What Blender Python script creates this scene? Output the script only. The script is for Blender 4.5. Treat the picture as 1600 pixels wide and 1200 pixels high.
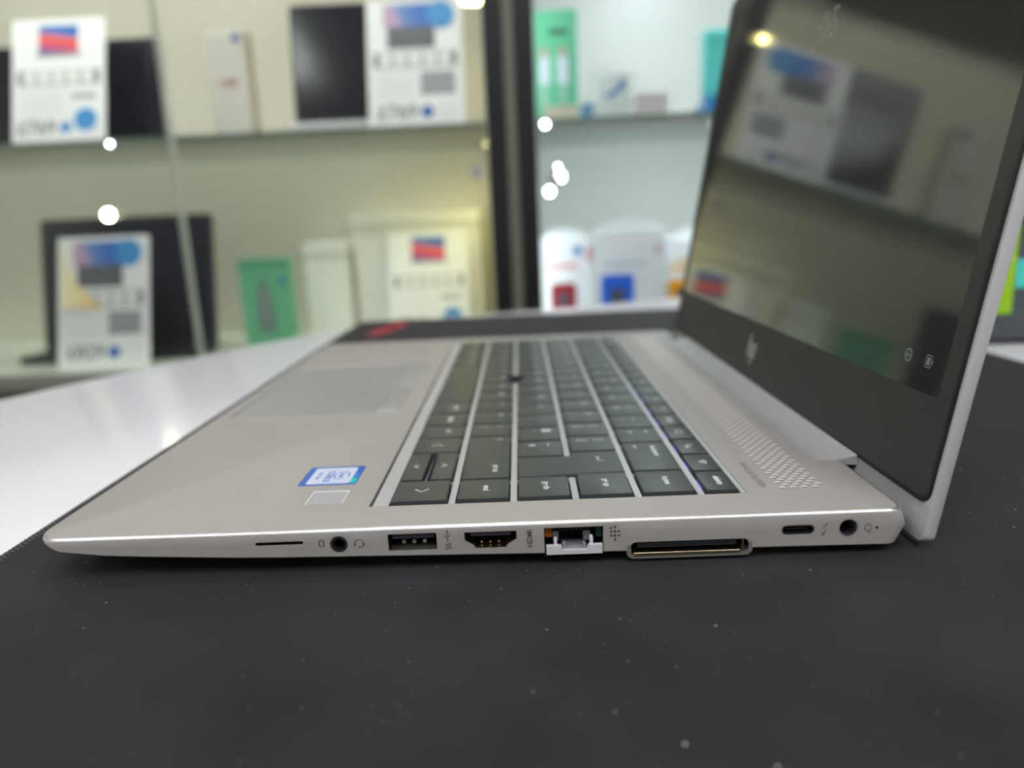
import bpy, bmesh, math, random
from mathutils import Vector, Matrix

random.seed(7)
SC = bpy.context.scene
for o in list(bpy.data.objects):
    bpy.data.objects.remove(o)
MM = 0.001

# ------------------------------------------------------------------ camera
cam_d = bpy.data.cameras.new('camera')
cam = bpy.data.objects.new('camera', cam_d)
SC.collection.objects.link(cam)
a_, b_, c_ = -0.2222, 0.0438, 0.0177            # pitch, roll, yaw
Rc = Matrix.Rotation(c_, 3, 'Z') @ Matrix.Rotation(a_, 3, 'X') @ Matrix.Rotation(b_, 3, 'Y')
right, fwd, up = Rc.col[0], Rc.col[1], Rc.col[2]
M = Matrix((right, up, -fwd)).transposed().to_4x4()
M.translation = Vector((136.8, -184.3, 93.54)) * MM
cam.matrix_world = M
cam_d.sensor_width = 36.0
cam_d.lens = 36.0 * 1131.9 / 1600.0
cam_d.clip_start = 0.005
cam_d.dof.use_dof = True
cam_d.dof.focus_distance = 0.207
cam_d.dof.aperture_fstop = 6.4
SC.camera = cam

# ------------------------------------------------------------------ world, exposure
world = bpy.data.worlds.new('world')
SC.world = world
world.use_nodes = True
world.node_tree.nodes['Background'].inputs[0].default_value = (0.55, 0.58, 0.6, 1)
world.node_tree.nodes['Background'].inputs[1].default_value = 0.2
SC.view_settings.view_transform = 'Standard'
SC.view_settings.look = 'None'
SC.view_settings.gamma = 1.0
SC.view_settings.use_curve_mapping = False
SC.view_settings.exposure = 0.0
SC.cycles.adaptive_threshold = 0.02
SC.cycles.max_bounces = 6
SC.cycles.diffuse_bounces = 3
SC.cycles.glossy_bounces = 4
SC.cycles.transparent_max_bounces = 10
SC.cycles.caustics_reflective = False
SC.cycles.caustics_refractive = False
PANEL_POWER = 14.0       # ceiling panels
STRIP_SAGE = 225.0       # light bar at the top of the sage cabinet
STRIP_AQUA = 95.0       # light bar at the top of the aqua cabinet
WARM_POWER = 50.0        # warm lamps in the brown-back cabinet
POST_FILL = 11.0        # added glow strip hidden behind the post of the aqua cabinet
COOL_POWER = 165.0        # cool lamps in the aqua-back cabinet

# ------------------------------------------------------------------ materials
def lin(c):
    def f(v):
        v /= 255.0
        return v / 12.92 if v <= 0.04045 else ((v + 0.055) / 1.055) ** 2.4
    return (f(c[0]), f(c[1]), f(c[2]), 1.0)

MATS = {}
def mat(name, col, rough=0.5, metal=0.0, spec=0.5, ior=1.5, noise=0.0, nscale=200.0, bump=0.0, bscale=800.0,
        emit=None, estr=0.0, coat=0.0, aniso=0.0):
    if name in MATS:
        return MATS[name]
    m = bpy.data.materials.new(name)
    m.use_nodes = True
    nt = m.node_tree
    p = nt.nodes['Principled BSDF']
    p.inputs['Base Color'].default_value = lin(col)
    p.inputs['Roughness'].default_value = rough
    p.inputs['Metallic'].default_value = metal
    p.inputs['Specular IOR Level'].default_value = spec
    p.inputs['IOR'].default_value = ior
    p.inputs['Coat Weight'].default_value = coat
    if emit:
        p.inputs['Emission Color'].default_value = lin(emit)
        p.inputs['Emission Strength'].default_value = estr
    if noise or bump:
        tc = nt.nodes.new('ShaderNodeTexCoord')
    if noise:
        n = nt.nodes.new('ShaderNodeTexNoise')
        n.inputs['Scale'].default_value = nscale
        n.inputs['Detail'].default_value = 4
        nt.links.new(tc.outputs['Object'], n.inputs['Vector'])
        mx = nt.nodes.new('ShaderNodeMix'); mx.data_type = 'RGBA'
        c = lin(col)
        mx.inputs[6].default_value = tuple(v * (1 - noise) for v in c[:3]) + (1,)
        mx.inputs[7].default_value = tuple(min(1, v * (1 + noise)) for v in c[:3]) + (1,)
        nt.links.new(n.outputs['Fac'], mx.inputs[0])
        nt.links.new(mx.outputs[2], p.inputs['Base Color'])
    if bump:
        n2 = nt.nodes.new('ShaderNodeTexNoise')
        n2.inputs['Scale'].default_value = bscale
        nt.links.new(tc.outputs['Object'], n2.inputs['Vector'])
        b = nt.nodes.new('ShaderNodeBump')
        b.inputs['Strength'].default_value = bump
        b.inputs['Distance'].default_value = 0.0002
        nt.links.new(n2.outputs['Fac'], b.inputs['Height'])
        nt.links.new(b.outputs['Normal'], p.inputs['Normal'])
    MATS[name] = m
    return m

def mat_glass(name, tint, refl=1.0):
    m = bpy.data.materials.new(name); m.use_nodes = True
    nt = m.node_tree; nt.nodes.clear()
    out = nt.nodes.new('ShaderNodeOutputMaterial')
    t = nt.nodes.new('ShaderNodeBsdfTransparent'); t.inputs[0].default_value = tint
    g = nt.nodes.new('ShaderNodeBsdfGlossy'); g.inputs['Roughness'].default_value = 0.02
    f = nt.nodes.new('ShaderNodeFresnel'); f.inputs[0].default_value = 1.45
    mul = nt.nodes.new('ShaderNodeMath'); mul.operation = 'MULTIPLY'; mul.inputs[1].default_value = refl
    mx = nt.nodes.new('ShaderNodeMixShader')
    nt.links.new(f.outputs[0], mul.inputs[0]); nt.links.new(mul.outputs[0], mx.inputs[0])
    nt.links.new(t.outputs[0], mx.inputs[1]); nt.links.new(g.outputs[0], mx.inputs[2])
    nt.links.new(mx.outputs[0], out.inputs[0])
    MATS[name] = m
    return m

def mat_mat():
    """black woven desk mat: fine ribs, lint and dust specks"""
    m = bpy.data.materials.new('black_cloth'); m.use_nodes = True
    nt = m.node_tree; p = nt.nodes['Principled BSDF']
    L = nt.links.new
    tc = nt.nodes.new('ShaderNodeTexCoord')
    p.inputs['Roughness'].default_value = 0.85
    p.inputs['Specular IOR Level'].default_value = 0.25
    p.inputs['Sheen Weight'].default_value = 0.06
    p.inputs['Sheen Roughness'].default_value = 0.5
    n = nt.nodes.new('ShaderNodeTexNoise'); n.inputs['Scale'].default_value = 25; n.inputs['Detail'].default_value = 5
    L(tc.outputs['Object'], n.inputs['Vector'])
    r = nt.nodes.new('ShaderNodeValToRGB')
    r.color_ramp.elements[0].position = 0.35; r.color_ramp.elements[0].color = lin((25, 24, 26))
    r.color_ramp.elements[1].position = 0.75; r.color_ramp.elements[1].color = lin((39, 37, 40))
    L(n.outputs['Fac'], r.inputs[0])
    # specks
    def specks(scale, thr, seed, amount):
        mp = nt.nodes.new('ShaderNodeMapping'); mp.inputs['Location'].default_value = (seed, seed * .37, 0)
        mp.inputs['Scale'].default_value = (1, 1, 0.0)
        L(tc.outputs['Object'], mp.inputs['Vector'])
        v = nt.nodes.new('ShaderNodeTexVoronoi'); v.inputs['Scale'].default_value = scale
        L(mp.outputs[0], v.inputs['Vector'])
        lt = nt.nodes.new('ShaderNodeMath'); lt.operation = 'LESS_THAN'; lt.inputs[1].default_value = thr
        L(v.outputs['Distance'], lt.inputs[0])
        sp = nt.nodes.new('ShaderNodeSeparateColor'); L(v.outputs['Color'], sp.inputs[0])
        gt = nt.nodes.new('ShaderNodeMath'); gt.operation = 'GREATER_THAN'; gt.inputs[1].default_value = 1 - amount
        L(sp.outputs[0], gt.inputs[0])
        mu = nt.nodes.new('ShaderNodeMath'); mu.operation = 'MULTIPLY'
        L(lt.outputs[0], mu.inputs[0]); L(gt.outputs[0], mu.inputs[1])
        mb = nt.nodes.new('ShaderNodeMath'); mb.operation = 'MULTIPLY'
        L(mu.outputs[0], mb.inputs[0]); L(sp.outputs[1], mb.inputs[1])
        return mb
    s1 = specks(150, 0.05, 3.1, 0.6)
    s2 = specks(420, 0.09, 7.7, 0.4)
    ad = nt.nodes.new('ShaderNodeMath'); ad.operation = 'MAXIMUM'
    L(s1.outputs[0], ad.inputs[0])
    h = nt.nodes.new('ShaderNodeMath'); h.operation = 'MULTIPLY'; h.inputs[1].default_value = 0.4
    L(s2.outputs[0], h.inputs[0]); L(h.outputs[0], ad.inputs[1])
    mx = nt.nodes.new('ShaderNodeMix'); mx.data_type = 'RGBA'
    L(ad.outputs[0], mx.inputs[0]); L(r.outputs[0], mx.inputs[6]); mx.inputs[7].default_value = lin((190, 188, 185))
    L(mx.outputs[2], p.inputs['Base Color'])
    w = nt.nodes.new('ShaderNodeTexWave'); w.inputs['Scale'].default_value = 520; w.bands_direction = 'DIAGONAL'
    L(tc.outputs['Object'], w.inputs['Vector'])
    b = nt.nodes.new('ShaderNodeBump'); b.inputs['Strength'].default_value = 0.2; b.inputs['Distance'].default_value = 0.0002
    L(w.outputs['Fac'], b.inputs['Height']); L(b.outputs[0], p.inputs['Normal'])
    MATS['black_cloth'] = m
    return m

def mat_ramp(name, axis, stops, rough=0.4):
    """flat print: colour bands along a direction of the object's own box"""
    m = bpy.data.materials.new(name); m.use_nodes = True
    nt = m.node_tree; p = nt.nodes['Principled BSDF']; p.inputs['Roughness'].default_value = rough
    tc = nt.nodes.new('ShaderNodeTexCoord')
    dp = nt.nodes.new('ShaderNodeVectorMath'); dp.operation = 'DOT_PRODUCT'; dp.inputs[1].default_value = axis
    nt.links.new(tc.outputs['Generated'], dp.inputs[0])
    r = nt.nodes.new('ShaderNodeValToRGB')
    e = r.color_ramp.elements
    while len(e) < len(stops):
        e.new(0.5)
    for k, (pos, c) in enumerate(stops):
        e[k].position = pos; e[k].color = lin(c)
    nt.links.new(dp.outputs['Value'], r.inputs[0]); nt.links.new(r.outputs[0], p.inputs['Base Color'])
    MATS[name] = m
    return m

silver = mat('silver_aluminium', (158, 154, 147), rough=0.48, metal=0.15, spec=0.3, noise=0.03, nscale=60, bump=0.04, bscale=3000)
silver_side = silver
frame_silver = mat('frame_silver', (172, 174, 172), rough=0.4, metal=0.2)
pad_silver = mat('touchpad_silver', (150, 152, 150), rough=0.35, metal=0.2)
chrome = mat('bright_metal', (220, 216, 208), rough=0.18, metal=1.0)
lid_silver = mat('lid_silver', (200, 198, 198), rough=0.4, metal=0.3)
keym = mat('key_black', (50, 54, 53), rough=0.38, noise=0.15, nscale=300)
black = mat('black_plastic', (18, 18, 19), rough=0.45)
deep = mat('port_black', (7, 7, 8), rough=0.6)
ink = mat('grey_ink', (62, 62, 66), rough=0.6)
legend_m = mat('legend_white', (225, 226, 224), rough=0.5)
bezel_m = mat('bezel_black', (45, 45, 44), rough=0.55, noise=0.08, nscale=80)
white_pl = mat('white_card', (236, 235, 236), rough=0.35)
grey_print = mat('grey_print', (150, 152, 158), rough=0.5)
light_print = mat('light_grey_print', (222, 220, 220), rough=0.5)
dark_print = mat('dark_print', (92, 92, 98), rough=0.5)
blue_print = mat('blue_print', (58, 140, 205), rough=0.45)
deepblue = mat('deep_blue_print', (38, 92, 170), rough=0.45)
black_alu = mat('black_aluminium', (26, 26, 27), rough=0.35, metal=0.2)
glass_pane = mat_glass('clear_glass', (0.94, 0.955, 0.94, 1), 0.55)
glass_shelf = mat_glass('shelf_glass', (0.92, 0.95, 0.93, 1), 1.0)
glass_edge = mat('glass_edge_green', (120, 138, 122), rough=0.15)
cloth = mat_mat()

# ------------------------------------------------------------------ mesh helpers (millimetres in)
def me_from(bm, name='m'):
    me = bpy.data.meshes.new(name)
    bm.normal_update()
    bm.to_mesh(me); bm.free()
    return me

def obj(name, me, material=None, parent=None, loc=(0, 0, 0), R=None, label=None, cat=None, group=None, kind=None,
        smooth=None, center=False):
    """me: mesh in millimetres (scaled once) in the parent's frame. loc in millimetres."""
    if not me.get('mm'):
        me.transform(Matrix.Scale(MM, 4)); me['mm'] = 1
        if center:
            xs = [v.co for v in me.vertices]
            lo = Vector((min(v.x for v in xs), min(v.y for v in xs), min(v.z for v in xs)))
            hi = Vector((max(v.x for v in xs), max(v.y for v in xs), max(v.z for v in xs)))
            me['off'] = list(Vector(((lo.x + hi.x) / 2, (lo.y + hi.y) / 2, lo.z)))
            me.transform(Matrix.Translation(-Vector(me['off'])))
        if smooth is not None:
            for p in me.polygons:
                p.use_smooth = True
            me.set_sharp_from_angle(angle=math.radians(smooth))
    o = bpy.data.objects.new(name, me)
    SC.collection.objects.link(o)
    if material is not None:
        mats = material if isinstance(material, (list, tuple)) else [material]
        if len(me.materials) == 0:
            for m in mats:
                me.materials.append(m)
        elif me.materials[0] != mats[0]:
            o.material_slots[0].link = 'OBJECT'; o.material_slots[0].material = mats[0]
    v = Vector(loc) * MM
    if me.get('off') is not None:
        v = v + Vector(me['off'])
    mw = (R.to_4x4() if R is not None else Matrix.Identity(4))
    mw.translation = v
    o.matrix_basis = mw
    if parent is not None:
        o.parent = parent
    for k, val in (('label', label), ('category', cat), ('group', group), ('kind', kind)):
        if val:
            o[k] = val
    return o

def empty(name, loc=(0, 0, 0), R=None, label=None, cat=None, group=None):
    o = bpy.data.objects.new(name, None)
    SC.collection.objects.link(o)
    mw = (R.to_4x4() if R is not None else Matrix.Identity(4))
    mw.translation = Vector(loc) * MM
    o.matrix_basis = mw
    o.empty_display_size = 0.02
    if label: o['label'] = label
    if cat: o['category'] = cat
    if group: o['group'] = group
    return o

def add_box(bm, x0, x1, y0, y1, z0, z1, mi=0):
    v = [bm.verts.new(p) for p in ((x0, y0, z0), (x1, y0, z0), (x1, y1, z0), (x0, y1, z0),
                                   (x0, y0, z1), (x1, y0, z1), (x1, y1, z1), (x0, y1, z1))]
    for f in ((3, 2, 1, 0), (4, 5, 6, 7), (0, 1, 5, 4), (1, 2, 6, 5), (2, 3, 7, 6), (3, 0, 4, 7)):
        bm.faces.new([v[i] for i in f]).material_index = mi
    return v

def box(x0, x1, y0, y1, z0, z1, bev=0.0, seg=2):
    bm = bmesh.new()
    add_box(bm, x0, x1, y0, y1, z0, z1)
    if bev:
        bmesh.ops.bevel(bm, geom=bm.edges[:], offset=bev, segments=seg, profile=0.5, affect='EDGES')
    return me_from(bm)

def boxes(lst):
    bm = bmesh.new()
    for b in lst:
        add_box(bm, *b)
    return me_from(bm)

def rrect(x0, x1, y0, y1, r, n=6):
    """counter-clockwise rounded rectangle outline"""
    rs = r if isinstance(r, (list, tuple)) else [r] * 4      # corners: x1y1, x0y1, x0y0, x1y0
    P = []
    for (cx, cy, a0), rr in zip(((x1, y1, 0), (x0, y1, 90), (x0, y0, 180), (x1, y0, 270)), rs):
        sx = -1 if cx == x1 else 1
        sy = -1 if cy == y1 else 1
        for k in range(n + 1):
            a = math.radians(a0 + 90 * k / n)
            P.append((cx + sx * rr + rr * math.cos(a), cy + sy * rr + rr * math.sin(a)))
    return P

def add_prism(bm, pts, z0, z1, bev=0.0, mi=0, T=None):
    """outline in xy extruded z0..z1, optional chamfer on the top rim; T maps (x,y,z) to a point"""
    T = T or (lambda x, y, z: (x, y, z))
    n = len(pts)
    area = sum(pts[i][0] * pts[(i + 1) % n][1] - pts[(i + 1) % n][0] * pts[i][1] for i in range(n))
    if area < 0:
        pts = pts[::-1]
    def inset(d):
        out = []
        for i in range(n):
            a, b, c = Vector(pts[i - 1]), Vector(pts[i]), Vector(pts[(i + 1) % n])
            e1 = (b - a); e2 = (c - b)
            if e1.length < 1e-7: e1 = e2
            if e2.length < 1e-7: e2 = e1
            n1 = Vector((-e1.y, e1.x)).normalized(); n2 = Vector((-e2.y, e2.x)).normalized()
            k = n1 + n2
            if k.length < 1e-6: k = n1
            k.normalize()
            out.append(b + k * (d / max(0.3, k.dot(n1))))
        return out
    rings = [(pts, z0), (pts, z1 - bev)]
    if bev:
        rings.append((inset(bev * 0.3), z1 - bev * 0.3))
        rings.append((inset(bev), z1))
    V = [[bm.verts.new(T(p[0], p[1], z)) for p in ring] for ring, z in rings]
    for r in range(len(V) - 1):
        for i in range(n):
            bm.faces.new((V[r][i], V[r][(i + 1) % n], V[r + 1][(i + 1) % n], V[r + 1][i])).material_index = mi
    bm.faces.new(V[-1]).material_index = mi
    bm.faces.new(V[0][::-1]).material_index = mi

def prism(pts, z0, z1, bev=0.0, T=None):
    bm = bmesh.new(); add_prism(bm, pts, z0, z1, bev, 0, T)
    bmesh.ops.recalc_face_normals(bm, faces=bm.faces[:])
    return me_from(bm)

def circle(cx, cy, r, n=24, ry=None):
    ry = r if ry is None else ry
    return [(cx + r * math.cos(2 * math.pi * k / n), cy + ry * math.sin(2 * math.pi * k / n)) for k in range(n)]

def add_stroke(bm, pts, w, z=0.0, closed=False):
    """flat polyline of width w in the xy plane"""
    P = [Vector(p) for p in pts]
    n = len(P)
    L, Rr = [], []
    for i in range(n):
        if closed:
            d = P[(i + 1) % n] - P[i - 1]
        else:
            d = P[min(i + 1, n - 1)] - P[max(i - 1, 0)]
        d.normalize()
        nn = Vector((-d.y, d.x)) * (w / 2)
        L.append(bm.verts.new((P[i].x + nn.x, P[i].y + nn.y, z)))
        Rr.append(bm.verts.new((P[i].x - nn.x, P[i].y - nn.y, z)))
    for i in range(n if closed else n - 1):
        j = (i + 1) % n
        bm.faces.new((Rr[i], Rr[j], L[j], L[i]))

def strokes(lst, w, z=0.0):
    bm = bmesh.new()
    for s in lst:
        closed = False
        if isinstance(s, tuple) and s and s[0] == 'c':
            closed = True; s = s[1]
        add_stroke(bm, s, w, z, closed)
    return me_from(bm)

def poly_flat(polys, z=0.0):
    bm = bmesh.new()
    for pts in polys:
        f = bm.faces.new([bm.verts.new((p[0], p[1], z)) for p in pts])
        if f.calc_area() and (f.normal_update() or f.normal.z < 0):
            f.normal_flip()
    return me_from(bm)

_text = {}
def text_me(s, size, bold=0.0):
    key = (s, size, bold)
    if key in _text:
        return _text[key]
    cu = bpy.data.curves.new('t', 'FONT')
    cu.body = s; cu.size = size; cu.align_x = 'CENTER'; cu.align_y = 'CENTER'
    cu.resolution_u = 3; cu.offset = bold
    to = bpy.data.objects.new('t', cu)
    me = bpy.data.meshes.new_from_object(to)
    bpy.data.objects.remove(to); bpy.data.curves.remove(cu)
    _text[key] = me
    return me

def boolean(me, cutters):
    """me minus the joined cutters (all in mm)"""
    a = bpy.data.objects.new('a', me); SC.collection.objects.link(a)
    bs = []
    for c in cutters:
        b = bpy.data.objects.new('b', c); SC.collection.objects.link(b); bs.append(b)
        md = a.modifiers.new('b', 'BOOLEAN'); md.operation = 'DIFFERENCE'; md.object = b; md.solver = 'EXACT'
    dg = bpy.context.evaluated_depsgraph_get()
    r = bpy.data.meshes.new_from_object(a.evaluated_get(dg))
    bpy.data.objects.remove(a)
    for b in bs:
        bpy.data.objects.remove(b)
    return r

def cols(cx, cy, cz):
    return Matrix((cx, cy, cz)).transposed()
R_DECK = cols(Vector((0, -1, 0)), Vector((1, 0, 0)), Vector((0, 0, 1)))       # reads for the laptop's user
R_SIDE = cols(Vector((1, 0, 0)), Vector((0, 0, 1)), Vector((0, -1, 0)))       # on faces towards the camera
R_SIDE_CCW = cols(Vector((0, 0, 1)), Vector((-1, 0, 0)), Vector((0, -1, 0)))  # the same, turned a quarter

# ================================================================== the room
def room():
    wall_m = mat('wall_paint', (205, 205, 198), rough=0.8, noise=0.03, nscale=3)
    fl = mat('floor_tile', (150, 146, 140), rough=0.35, noise=0.1, nscale=4)
    ce = mat('ceiling_paint', (225, 225, 222), rough=0.9, noise=0.02, nscale=3)
    X0, X1, Y0, Y1, Z0, Z1 = -2600, 2600, -2600, 1520, -760, 1900
    t = 60
    for n, b, m in (('floor', (X0 - t, X1 + t, Y0 - t, Y1 + t, Z0 - t, Z0), fl),
                    ('ceiling', (X0 - t, X1 + t, Y0 - t, Y1 + t, Z1, Z1 + t), ce),
                    ('wall_back', (X0 - t, X1 + t, Y1, Y1 + t, Z0, Z1), wall_m),
                    ('wall_front', (X0 - t, X1 + t, Y0 - t, Y0, Z0, Z1), mat('wall_slate', (170, 168, 172), rough=0.8, noise=0.03, nscale=3)),
                    ('wall_left', (X0 - t, X0, Y0, Y1, Z0, Z1), wall_m),
                    ('wall_right', (X1, X1 + t, Y0, Y1, Z0, Z1), wall_m)):
        obj(n, box(*b), m, kind='structure', center=True)
    dif = mat('panel_diffuser', (255, 255, 255), rough=0.6, emit=(250, 250, 255), estr=PANEL_POWER)
    fr = box(-300, 300, -300, 300, -14, 0)
    di = box(-280, 280, -280, 280, -18, -13)
    dim = mat('panel_diffuser_dim', (255, 255, 255), rough=0.6, emit=(250, 250, 255), estr=PANEL_POWER * 0.38)
    for x in (-1300, 0, 1300):
        for y in (-1600, -850, 600):
            e = empty('ceiling_light', (x, y, Z1), label='square white LED panel set flush in the shop ceiling', cat='ceiling light',
                      group='LED ceiling panels')
            obj('frame', fr, white_pl, e)
            obj('diffuser', di.copy(), dim if y > 0 else dif, e)
room()

# ================================================================== table
def catmull(P, n=8, closed=True):
    out = []
    N = len(P)
    for i in range(N):
        p0, p1, p2, p3 = (Vector(P[(i + k - 1) % N]) for k in range(4))
        for k in range(n):
            t = k / n
            out.append(tuple(0.5 * ((2 * p1) + (p2 - p0) * t + (2 * p0 - 5 * p1 + 4 * p2 - p3) * t * t + (3 * p1 - p0 - 3 * p2 + p3) * t ** 3)))
    return out

TABLE_TOP = -3.0
def table():
    white_gloss = mat('white_gloss_laminate', (230, 230, 231), rough=0.16, spec=0.12, noise=0.01, nscale=10)
    out = [(-235, 150), (-252, 0), (-255, -220), (-160, -400), (150, -450), (500, -420), (700, -220), (760, 100), (760, 480),
           (680, 700), (520, 730), (322, 672), (197, 619), (70, 580), (-15, 535), (-78, 470), (-134, 376), (-192, 262)]
    P = catmull(out)
    t = empty('counter_table', (200, 100, -760), label='white glossy counter with a curved edge under the laptop and mat', cat='table')
    sh = Matrix.Translation((-200, -100, 760))
    bm = bmesh.new()
    add_prism(bm, P, TABLE_TOP - 38, TABLE_TOP, 3.0)
    bmesh.ops.recalc_face_normals(bm, faces=bm.faces[:])
    me = me_from(bm); me.transform(sh)
    obj('table_top', me, white_gloss, t, smooth=40)
    c = Vector((250, 140))
    Q = [tuple(c + (Vector(p) - c) * 0.78) for p in P]
    bm = bmesh.new(); add_prism(bm, Q, -758, TABLE_TOP - 38)
    bmesh.ops.recalc_face_normals(bm, faces=bm.faces[:])
    me = me_from(bm); me.transform(sh)
    obj('pedestal', me, mat('pedestal_white', (215, 215, 213), rough=0.3), t, smooth=40)
table()

# ================================================================== desk mat
def desk_mat():
    X0, X1, Y0, Y1 = -26, 428, -270, 541
    t = empty('desk_mat', (200, 130, TABLE_TOP), label='black cloth desk mat with stitched edge and red logo under the laptop', cat='desk mat')
    sh = Matrix.Translation((-200, -130, -TABLE_TOP))
    me = prism(rrect(X0 + 1.6, X1 - 1.6, Y0 + 1.6, Y1 - 1.6, 8, 6), TABLE_TOP, 0, 0.4); me.transform(sh)
    obj('cloth_sheet', me, cloth, t)
    # stitched rim: a soft cord with slanted stitches round it
    P = rrect(X0 + 1.6, X1 - 1.6, Y0 + 1.6, Y1 - 1.6, 8, 6)
    bm = bmesh.new()
    n = len(P)
    ring = []
    for i in range(n):
        a, b, c = Vector(P[i - 1]), Vector(P[i]), Vector(P[(i + 1) % n])
        d = (c - a).normalized(); nn = Vector((d.y, -d.x))
        ring.append([bm.verts.new((b.x + nn.x * 1.7 * math.cos(u), b.y + nn.y * 1.7 * math.cos(u), -1.3 + 1.75 * math.sin(u)))
                     for u in [2 * math.pi * k / 8 for k in range(8)]])
    for i in range(n):
        for k in range(8):
            bm.faces.new((ring[i][k], ring[(i + 1) % n][k], ring[(i + 1) % n][(k + 1) % 8], ring[i][(k + 1) % 8]))
    bmesh.ops.recalc_face_normals(bm, faces=bm.faces[:])
    me = me_from(bm); me.transform(sh)
    obj('rim_cord', me, mat('rim_thread', (38, 38, 38), rough=0.8), t, smooth=60)
    bm = bmesh.new()
    pts = P + [P[0]]
    for i in range(n):
        a, b = Vector(pts[i]), Vector(pts[i + 1])
        Ls = (b - a).length
        if Ls < 1e-4: continue
        d = (b - a) / Ls; nn = Vector((d.y, -d.x))
        m = max(1, int(Ls / 1.9))
        for k in range(m):
            c = a + d * Ls * (k + .5) / m
            prev = None
            for q, u in enumerate((-20, 30, 80, 130, 175)):
                ur = math.radians(u)
                off = nn * (1.95 * math.cos(ur)) + d * (-0.7 + 1.5 * q / 4)
                z = -1.5 + 1.9 * math.sin(ur)
                p1 = bm.verts.new((c.x + off.x - d.x * .6, c.y + off.y - d.y * .6, z - 0.15))
                pm = bm.verts.new((c.x + off.x + nn.x * .4 * math.cos(ur), c.y + off.y + nn.y * .4 * math.cos(ur), z + .4 * math.sin(ur)))
                p2 = bm.verts.new((c.x + off.x + d.x * .6, c.y + off.y + d.y * .6, z - 0.15))
                if prev:
                    bm.faces.new((prev[0], p1, pm, prev[1])); bm.faces.new((prev[1], pm, p2, prev[2]))
                prev = (p1, pm, p2)
    me = me_from(bm); me.transform(sh)
    obj('rim_stitching', me, mat('stitch_thread', (64, 63, 61), rough=0.75), t, kind='stuff')
    # red printed emblem near the far corner: a swept, clawed shape
    red = mat('red_print', (205, 45, 62), rough=0.6)
    pl = [[(-2, 452), (3, 446), (22, 476), (14, 484)], [(2, 474), (10, 462), (24, 500), (14, 506)], [(6, 494), (14, 484), (28, 520), (16, 522)]]
    me = poly_flat(pl, 0.06); me.transform(sh)
    obj('printed_emblem', me, red, t, label='red printed emblem')
desk_mat()

# ================================================================== laptop
laptop = empty('laptop', (0, 0, 0), label='silver open laptop with black keyboard, seen from its port side, on black mat', cat='laptop')
H = 13.0

def zb(x):
    T = [(-5, 11.0), (2, 10.6), (6, 8.9), (12, 7.8), (25, 6.8), (60, 5.05), (140, 3.4), (200, 2.9), (245, 2.4)]
    for (a, va), (b, vb) in zip(T, T[1:]):
        if x <= b:
            return va + (vb - va) * (x - a) / (b - a)
    return T[-1][1]

def rear_shift(x, z):
    if x < 226: return 0.0
    T = [(0, 6.0), (2.4, 3.6), (3.6, 1.2), (6.4, 0.0), (10, 0.7), (12, 1.6), (13, 2.4)]
    s = T[-1][1]
    for (a, va), (b, vb) in zip(T, T[1:]):
        if z <= b:
            s = va + (vb - va) * (max(z, a) - a) / (b - a); break
    return s * min(1, (x - 226) / 14)

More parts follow.
